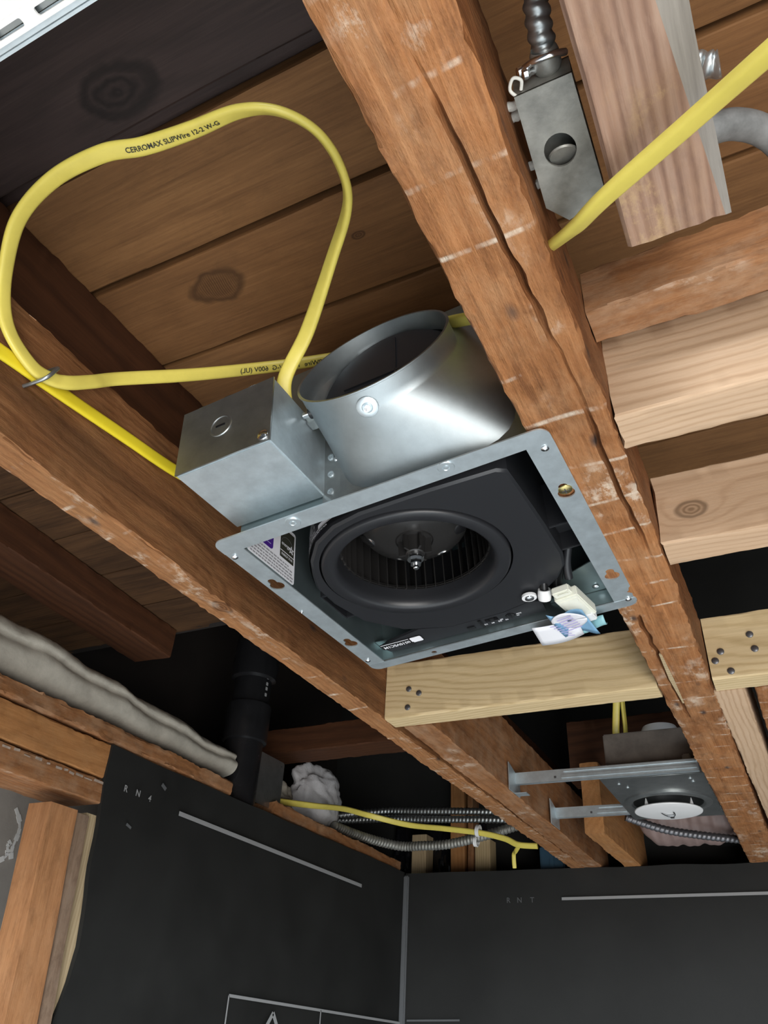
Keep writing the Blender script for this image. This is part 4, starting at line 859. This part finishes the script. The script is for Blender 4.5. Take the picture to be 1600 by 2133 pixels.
te = sheet('film_curl', lambda u, v: Vector((-0.072 + 0.036 * u, 0.302 + 0.017 * v - 0.006 * u + 0.004 * math.sin(u * 5), -0.006 - 0.006 * math.sin(v * 3.0) - 0.003 * u)), 12, 6, M_TEAL, pl); te.matrix_parent_inverse = pl.matrix_basis.inverted()

# ------------------------------------------------------------ old junction box at the upper right
jb = empty('junction_box', (-0.035, 0.244, 0.400)); tag(jb, 'old weathered steel junction box with a knockout hole, fixed to the joist stub', 'junction box')
o = [(-0.0150, -0.040), (0.0145, -0.040), (0.0145, 0.034), (-0.0085, 0.041), (-0.0185, 0.028)]
hole = [( -0.0015 + 0.0085 * math.cos(2 * PI * k / 28), -0.003 + 0.0098 * math.sin(2 * PI * k / 28)) for k in range(28)]
link('box_face', plate('face', o, [hole], 0.0014), M_OLDZINC, jb)
link('knockout_disc', lathe('disc', [(0.0001, -0.0008), (0.0074, -0.0006), (0.0080, 0.0004), (0.0076, 0.001)], 24), M_OLDZINC, jb, 40, Matrix.Translation((-0.0010, 0.0022, 0.0022)) @ Matrix.Rotation(math.radians(24), 4, 'X'))
wr = [[(x, y, 0.0) for x, y in o], [(x, y, 0.016) for x, y in o], [(x * 0.9, y * 0.96, 0.016) for x, y in o], [(x * 0.9, y * 0.96, 0.001) for x, y in o]]
link('box_wall', loft('box_wall', wr, False, False), M_OLDZINC, jb); link('box_back', plate('back', o, [], 0.001), M_OLDZINC, jb, None, T(0, 0, 0.016))
cl = empty('cable_connector', (0.004, -0.044, 0.011)); cl.parent = jb
tube('connector_strap', [(-0.011, -0.002, 0.000), (-0.005, -0.006, -0.006), (0.004, -0.006, -0.007), (0.010, -0.002, -0.002)], 0.0018, M_CHROME, cl)
link('connector_body', lathe('body', [(0.0062, 0.004), (0.0072, 0.002), (0.0072, -0.006), (0.0060, -0.008), (0.0060, 0.004)], 18), M_OLDZINC, cl, 40, Matrix.Rotation(-PI / 2, 4, 'X'))
for dx, dz in ((-0.011, 0.0), (-0.0085, -0.004)): link('connector_screw', lathe('scr', [(0.0001, 0.0025), (0.0026, 0.002), (0.0030, 0), (0.0018, -0.002), (0.0018, -0.012), (0.0001, -0.012)], 14), M_CHROME, cl, 40, axes((dx - 0.002, -0.001, dz), (-0.8, -0.2, -0.3)))
bx = armored('armored_cable', [(-0.0305, 0.198, 0.414), (-0.0300, 0.186, 0.418), (-0.0275, 0.172, 0.426), (-0.0240, 0.160, 0.4345), (-0.0235, 0.150, 0.450), (-0.0245, 0.145, 0.48), (-0.026, 0.14, 0.53), (-0.028, 0.13, 0.60)], 0.0062, 0.0062, M_GALVD, amp=0.26)
tag(bx, 'ribbed steel armored cable rising from the old junction box', 'cable')
bx2 = armored('armored_cable', [(0.020, 0.246, 0.452), (0.032, 0.238, 0.425), (0.0405, 0.2395, 0.420), (0.0445, 0.2405, 0.4185), (0.0475, 0.2405, 0.418)], 0.0065, 0.0058, M_GALVD, amp=0.26)
tag(bx2, 'stub end of steel armored cable poking out right of the joist stub', 'cable')
random.seed(2)
for k, (P, lbl) in enumerate((([(-0.049, 0.214, 0.412), (-0.056, 0.214, 0.412), (-0.066, 0.208, 0.414), (-0.08, 0.2, 0.43)], 'frayed whitish cloth wire at the top left of the old junction box'), ([(-0.050, 0.221, 0.414), (-0.058, 0.222, 0.415), (-0.066, 0.224, 0.42), (-0.08, 0.225, 0.44)], 'second frayed cloth wire just below the top one by the junction box'),
                              ([(-0.052, 0.252, 0.414), (-0.060, 0.252, 0.415), (-0.066, 0.246, 0.418), (-0.08, 0.24, 0.44)], 'grey cloth wire at the middle of the old junction box side'), ([(-0.053, 0.263, 0.413), (-0.060, 0.266, 0.414), (-0.068, 0.270, 0.42), (-0.08, 0.28, 0.44)], 'grey cloth wire at the lower left of the old junction box'))):
    c_ = tube('cloth_wire', P, 0.0026, M_CLOTH, rf=lambda s, a: 0.0026 * (1 + 0.3 * noise.noise(Vector((s * 400, a, k))))); tag(c_, lbl, 'wire')
c_ = tube('wire_strand', [(-0.048, 0.206, 0.401), (-0.051, 0.201, 0.402), (-0.048, 0.1965, 0.403), (-0.0445, 0.199, 0.403), (-0.046, 0.2035, 0.403)], 0.0009, M_CLOTH); tag(c_, 'curled thin strand at the top corner of the old junction box', 'wire')
c_ = tube('old_cable', [(0.020, 0.318, 0.485), (0.045, 0.322, 0.490), (0.062, 0.329, 0.495), (0.080, 0.346, 0.496), (0.105, 0.385, 0.49), (0.16, 0.44, 0.49)], 0.0098, M_LOOM, n=16); tag(c_, 'thick worn black and grey cable at the right edge', 'cable')

# ------------------------------------------------------------ left wall: insulation, pipe, plate
def blob(name, fn, nu, nv, mat, closed_u=True):
    rings = [[fn(i / nu, j / nv) for j in range(nv)] for i in range(nu + 1)]
    return link(name, loft(name, rings), mat, None, 80)
def batt(u, v):
    y = 0.35 + 0.93 * u; a = 2 * PI * v
    zt = 0.515 - 0.044 * max(0, (y - 0.75)) / 0.55; zb = 0.4175
    cz = (zt + zb) / 2; hz = (zt - zb) / 2; sx = math.copysign(abs(math.cos(a)) ** 0.6, math.cos(a)); sz = math.copysign(abs(math.sin(a)) ** 0.8, math.sin(a))
    p = Vector((-1.065 + 0.066 * sx, y, cz + hz * sz))
    d = noise.noise(p * 9) * 0.008 + noise.noise(p * 30) * 0.0018 + noise.noise(p * 120) * 0.0007
    crease = -0.008 * math.exp(-((p.z - (cz + hz * 0.25)) / 0.006) ** 2)
    return (p.x + (d + crease) * (1 if sx > 0 else -1), p.y, p.z + d)
tag(blob('insulation_batt', batt, 180, 64, M_INSUL), 'long greyish white insulation batt lying on the top plate', 'insulation')
def tuft(c, r, seed, sx=1, sy=1, sz=1):
    def f(u, v):
        th = PI * min(max(u, 0.01), 0.99); ph = 2 * PI * v; d = Vector((math.sin(th) * math.cos(ph), math.sin(th) * math.sin(ph), math.cos(th)))
        k = 1 + 0.35 * noise.noise(d * 1.7 + Vector((seed, 0, 0))) + 0.12 * noise.noise(d * 4.5 + Vector((0, seed, 0))) + 0.035 * noise.noise(d * 12)
        return (c[0] + d.x * r * k * sx, c[1] + d.y * r * k * sy, c[2] + d.z * r * k * sz)
    return f
tag(blob('insulation_tuft', tuft((-1.075, 1.715, 0.490), 0.072, 3, 0.7, 1.35, 1.0), 40, 56, M_FLUFF), 'fluffy white insulation tuft behind the galvanised plate', 'insulation')
tag(blob('insulation_tuft', tuft((-1.075, 1.54, 0.452), 0.045, 6, 0.7, 1.4, 0.75), 40, 56, M_INSUL), 'creamy insulation wedge between the galvanised plate and the white tuft', 'insulation')
pp = empty('vent_pipe', (-1.030, 1.335, 0.392)); tag(pp, 'black plastic vent pipe with a coupling rising from the left wall', 'pipe')
link('pipe', lathe('pipe', [(0.041, -0.6), (0.041, 0.16), (0.041, 0.5), (0.0385, 0.5)], 36, True), M_ABS, pp, 40)
link('coupling', lathe('coup', [(0.0415, 0.118), (0.048, 0.120), (0.0485, 0.124), (0.0485, 0.196), (0.048, 0.200), (0.0415, 0.202)], 36), M_ABS, pp, 40)
link('coupling', lathe('coup', [(0.0415, 0.258), (0.050, 0.262), (0.052, 0.30), (0.050, 0.36), (0.0415, 0.362)], 36), M_ABS, pp, 40)
for k, (z, r) in enumerate(((0.262, 0.0008), (0.247, 0.0006), (0.236, 0.0005), (0.222, 0.0004))): link('printed_mark', box_me('mk', (0.0400, -0.006, z - 0.004), (0.0418, 0.000, z + 0.003), 0.0003), M_GREYINK, pp)
gp = empty('nail_plate', (-1.008, 1.42, 0.396)); tag(gp, 'galvanised metal plate standing right of the black pipe', 'metal plate')
link('plate_sheet', plate('p', rrect(-0.058, 0.0, 0.045, 0.106, 0.006, 3), [circ(0.035, 0.096, 0.002, 10)], 0.0015), M_GALVD, gp, None, frame_mat(Vector((0, 0, 0)), Vector((0, 1, 0)), Vector((0, 0, 1)), Vector((1, 0, 0))))
rivet(gp, (0.001, 0.035, 0.094), (1, 0, 0), 0.0030, 'nail', None, False)

# ------------------------------------------------------------ things between the walls and the roof at the back
def tcable(P, r, lbl, mat, arm=None):
    o = armored('armored_cable', P, r, arm, mat, amp=0.2) if arm else tube('cable', P, r, mat)
    tag(o, lbl, 'cable'); return o
tcable([(-1.20, 1.82, 0.47), (-1.10, 1.90, 0.495), (-0.998, 1.95, 0.511), (-0.87, 1.95, 0.504), (-0.747, 1.95, 0.496), (-0.64, 1.96, 0.49), (-0.56, 1.98, 0.49)], 0.0085, 'upper steel armored cable crossing the dark back corner', M_GALVD, 0.010)
tcable([(-1.20, 1.88, 0.485), (-1.10, 1.93, 0.488), (-0.96, 1.95, 0.490), (-0.85, 1.95, 0.482), (-0.721, 1.95, 0.475), (-0.62, 1.96, 0.47), (-0.56, 1.98, 0.47)], 0.0085, 'lower steel armored cable crossing the dark back corner', M_GALVD, 0.010)
tcable([(-1.030, 1.745, 0.430), (-1.005, 1.86, 0.426), (-0.950, 1.95, 0.421), (-0.88, 1.95, 0.418), (-0.800, 1.95, 0.420), (-0.696, 1.95, 0.438), (-0.60, 1.98, 0.47)], 0.011, 'sagging grey armored cable low in the back corner', M_OLDZINC, 0.009)
yb, _ = flat_cable('electrical_cable', [(-1.030, 1.44, 0.418), (-0.999, 1.58, 0.438), (-1.003, 1.74, 0.468), (-0.99, 1.85, 0.477), (-0.900, 1.90, 0.460), (-0.80, 1.90, 0.446), (-0.703, 1.90, 0.431), (-0.64, 1.90, 0.415), (-0.607, 1.90, 0.400), (-0.56, 1.90, 0.395)], [(0.5, -0.6, -0.6)] * 10, M_YEL, 0.015, 0.007); tag(yb, 'yellow flat cable crossing the dark back corner above the membrane', 'cable')
yc, _ = flat_cable('electrical_cable', [(-0.607, 1.905, 0.398), (-0.620, 1.92, 0.39), (-0.632, 1.94, 0.385), (-0.638, 1.96, 0.36)], [(0.3, -0.9, 0)] * 4, M_YEL, 0.010, 0.005); tag(yc, 'short yellow wire dropping to the blue box behind the membrane', 'cable')
for y, z, lbl in ((0, 0, ''),):
    pass
for x, z, lbl in ((-0.708, 0.436, 'white cable tie around the yellow cable in the back corner'), (-0.732, 0.424, 'white cable tie around the grey cable in the back corner')):
    o = link('cable_tie', lathe('tie', [(0.0125, -0.005), (0.0145, -0.004), (0.0145, 0.004), (0.0125, 0.005), (0.0125, -0.005)], 20), M_WHITE, None, 40, axes((x, 1.90 if z > 0.43 else 1.95, z), (1, 0, -0.15))); tag(o, lbl, 'cable tie')
for x0, x1, zt, mt, lbl in ((-1.012, -0.966, 0.495, M_PALE, 'short pale stud in the back corner beside the black film'), (-0.891, -0.848, 0.64, M_OLD_OR, 'orange stud behind the yellow cable in the back corner'), (-0.838, -0.822, 0.60, M_OLD, 'narrow dark stud beside the orange stud in the back corner'), (-0.818, -0.773, 0.474, M_NEWY, 'striped yellowish stud end in the back corner')):
    o = beam('wall_stud', ((x0 + x1) / 2, 2.165, -1.95), ((x0 + x1) / 2, 2.165, zt), x1 - x0, 0.05, mt, up=(0, 1, 0), step=0.06, seed=x0); tag(o, lbl, 'stud')
def film(u, v):
    x = -1.09 + 0.29 * u; z = 0.36 + 0.17 * v
    return (x, 2.215 + 0.012 * noise.noise(Vector((x * 45, z * 8, 1))) + 0.005 * noise.noise(Vector((x * 110, z * 30, 4))), z)
o = sheet('plastic_film', film, 70, 30, M_BLKFILM, None, 0.001); tag(o, 'crumpled shiny black plastic film in the dark back corner', 'plastic film')
bb = empty('electrical_box', (-0.583, 2.13, 0.385)); tag(bb, 'dark blue plastic box just above the back membrane', 'electrical box')
link('box_body', box_me('b', (-0.032, -0.03, -0.04), (0.032, 0.03, 0.052), 0.004), M_BLUEBOX, bb, 40); link('box_rib', box_me('b', (-0.006, -0.033, -0.04), (0.006, -0.029, 0.05), 0.001), M_BLUEBOX, bb)

# ------------------------------------------------------------ recessed light
rl = empty('recessed_light', (-0.205, 1.535, 0.392)); tag(rl, 'recessed ceiling light with steel frame and white lens between far joists', 'light fixture')
PX0, PX1, PY0, PY1 = -0.085, 0.085, -0.145, 0.148
link('mounting_plate', plate('mp', [(PX0, PY0), (PX1, PY0), (PX1, PY1), (PX0, PY1)], [circ(0, 0.022, 0.062, 48)], 0.0012), M_GALVD, rl)
link('plate_lip', join('lips', [box_me('l', (PX0, PY0 - 0.001, 0), (PX1, PY0, 0.014)), box_me('l', (PX0 - 0.001, PY0, 0), (PX0, PY1, 0.012)), box_me('l', (PX1, PY0, 0), (PX1 + 0.001, PY1, 0.012))]), M_GALVD, rl)
link('collar_ring', lathe('cr', [(0.078, 0.0005), (0.078, -0.004), (0.074, -0.006), (0.066, -0.006), (0.0625, -0.003), (0.0625, 0.08), (0.0610, 0.08), (0.0610, -0.002)], 48), M_GALVD, rl, 40, T(0, 0.022, 0))
link('can_box', box_me('cb', (PX0 + 0.010, PY0 + 0.008, 0.016), (PX1 - 0.010, PY0 + 0.090, 0.082), 0.002), plain('brown tarnished steel', (0.17, 0.145, 0.125), 0.5, 0.7, var=0.2, vscale=40), rl, 40)
link('can', lathe('can', [(0.0001, 0.095), (0.060, 0.095), (0.064, 0.09), (0.064, 0.0)], 40), M_GALVD, rl, 40, T(0, 0.022, 0))
link('can_cap', lathe('cap', [(0.0001, 0.016), (0.030, 0.012), (0.036, 0.0), (0.036, -0.018)], 32), M_WHITE, rl, 40, T(0.014, -0.055, 0.100))
ln_ = link('lens', lathe('lens', [(0.0001, 0.0000), (0.050, 0.0006), (0.0600, 0.0025), (0.0605, 0.0040), (0.0590, 0.0055), (0.0001, 0.0055)], 56), M_WHITE, rl, 40, T(-0.003, 0.032, -0.0195))
for k in range(4):
    a = PI / 4 + k * PI / 2 + 0.2; link('lens_clip', fixn(mesh('clip', [(-0.005, 0, 0), (0.005, 0, 0), (0, 0, 0.014), (-0.005, 0.0015, 0), (0.005, 0.0015, 0), (0, 0.0015, 0.014)], [(0, 1, 2), (3, 5, 4), (0, 3, 4, 1), (1, 4, 5, 2), (2, 5, 3, 0)])), M_WHITE, ln_, None, Matrix.Rotation(a, 4, 'Z') @ T(0, -0.056, 0.004))
tube('pull_clip', [(-0.012, -0.012, -0.001), (-0.004, 0.010, -0.0025), (0.004, 0.014, -0.003), (0.010, 0.004, -0.002), (0.010, -0.016, -0.001)], 0.0014, M_CHROME, ln_)
link('pull_clip_pad', box_me('pad', (-0.001, 0.008, -0.0045), (0.007, 0.022, -0.0008), 0.0008), M_CHROME, ln_)
for y, x1 in ((PY0 - 0.006, 0.08), (0.108, PX0 + 0.02)):
    hb = empty('hanger_bar'); hb.parent = rl; xl = -0.235
    link('bar', join('bar', [box_me('b', (xl, y - 0.008, 0.000), (x1, y + 0.001, 0.0012)), box_me('b', (xl, y - 0.0085, 0.000), (x1, y - 0.0072, 0.020)), box_me('b', (xl, y + 0.0005, 0), (x1, y + 0.0016, 0.020)), box_me('b', (xl + 0.09, y - 0.0105, 0.0150), (x1, y - 0.0085, 0.0185))]), M_GALV, hb)
    link('bar_slide', box_me('bs', (xl + 0.085, y - 0.0100, 0.004), (x1 - 0.01 if x1 < 0 else x1 - 0.002, y - 0.0085, 0.0105), 0.0006), M_GALV, hb)
    link('bar_slot', box_me('bs', (xl + 0.072, y - 0.0090, 0.005), (xl + 0.076, y - 0.0083, 0.009)), M_NAIL, hb)
    link('bar_bracket', fixn(mesh('brk', [(0, -0.045, -0.022), (0, 0.016, -0.022), (0, 0.016, 0.010), (0, -0.045, 0.026), (0.0015, -0.045, -0.022), (0.0015, 0.016, -0.022), (0.0015, 0.016, 0.010), (0.0015, -0.045, 0.026)], [(0, 1, 2, 3), (4, 7, 6, 5), (0, 4, 5, 1), (1, 5, 6, 2), (2, 6, 7, 3), (3, 7, 4, 0)])), M_GALV, hb, None, T(xl - 0.0005, y, 0.004))
    link('bracket_foot', box_me('bf', (xl, y - 0.014, -0.018), (xl + 0.022, y + 0.006, -0.0165)), M_GALV, hb) if y < 0 else None
    for dy, dz in ((-0.030, 0.008), (-0.015, 0.004), (-0.030, -0.008)): rivet(hb, (xl + 0.0012, y + dy, dz + 0.004), (1, 0, 0), 0.0034, 'bracket_nail', None, False)
for x, y in ((-0.06, -0.115), (-0.05, -0.09), (0.06, -0.12), (0.062, -0.10)): rivet(rl, (x, y, -0.0008), DNW, 0.0030, 'rivet')
link('box_latch', box_me('bl', (PX1 - 0.03, PY0 + 0.002, 0.018), (PX1 - 0.016, PY0 + 0.008, 0.034), 0.002), M_GALVD, rl); tube('box_clip', [(PX0 + 0.006, PY0 + 0.006, 0.014), (PX0 + 0.004, PY0 + 0.002, 0.022), (PX0 + 0.012, PY0 + 0.004, 0.026)], 0.0013, M_CHROME, rl)
tube('adjust_screw', [(PX1 - 0.025, PY0 - 0.004, 0.016), (PX1 - 0.01, PY0 - 0.006, 0.019), (PX1 + 0.004, PY0 - 0.008, 0.022)], 0.0022, M_CHROME, rl)
for k in range(16): link('edge_tooth', box_me('et', (PX1, PY0 + 0.01 + k * 0.017, -0.006), (PX1 + 0.0015, PY0 + 0.018 + k * 0.017, 0.004)), M_GALVD, rl)
yd, _ = flat_cable('electrical_cable', [(-0.264, 1.44, 0.476), (-0.262, 1.44, 0.50), (-0.25, 1.42, 0.55), (-0.235, 1.40, 0.60)], [(0.2, -0.9, -0.2)] * 4, M_YEL, 0.013, 0.006); tag(yd, 'yellow flat cable dropping into the top of the recessed light', 'cable')
ye, _ = flat_cable('electrical_cable', [(-0.249, 1.445, 0.476), (-0.247, 1.45, 0.50), (-0.242, 1.43, 0.55), (-0.232, 1.41, 0.60)], [(0.9, -0.3, -0.2)] * 4, M_YEL, 0.011, 0.006); tag(ye, 'second yellow cable edge just right of the one entering the recessed light', 'cable')
def duct(u, v):
    a = 2 * PI * v; p = Vector((-0.325 + 0.215 * u, 1.95 + 0.01 * math.sin(u * 3), 0.462)); r = (0.070 + 0.0012 * math.sin(u * 60)) * (1 - 0.5 * (2 * u - 1) ** 6)
    return (p.x, p.y + r * math.cos(a), p.z + r * math.sin(a) * 0.95 + 0.004 * noise.noise(Vector((u * 9, v * 9, 1))))
tag(blob('flexible_duct', duct, 60, 36, M_PINK), 'pinkish wrapped duct in the shadow behind the recessed light', 'duct')
tcable([(-0.33, 1.80, 0.425), (-0.26, 1.84, 0.405), (-0.19, 1.88, 0.398), (-0.12, 1.92, 0.395), (-0.06, 1.98, 0.40), (-0.05, 2.05, 0.41)], 0.008, 'dark armored cable hanging under the pinkish duct', M_NAIL, 0.010)

# ------------------------------------------------------------ groups of repeats
GR = {'joist': 'ceiling joists', 'rafter': 'dark rafters', 'block': 'new wood blocks between joists', 'post': 'left wall posts', 'stud': 'back corner studs', 'wire': 'old cloth wires at the junction box', 'cable tie': 'white cable ties', 'insulation': 'insulation pieces on the left wall'}
for o in bpy.data.objects:
    if o.parent is None and o.get('category'):
        g = GR.get(o['category'])
        if o['category'] == 'cable': g = 'armored cables' if 'armored' in o.name else ('yellow flat cables' if o.name.startswith('electrical') else None)
        if o['category'] == 'beam' and o.name.startswith('top_plate'): g = 'wall top plates'
        if g: o['group'] = g
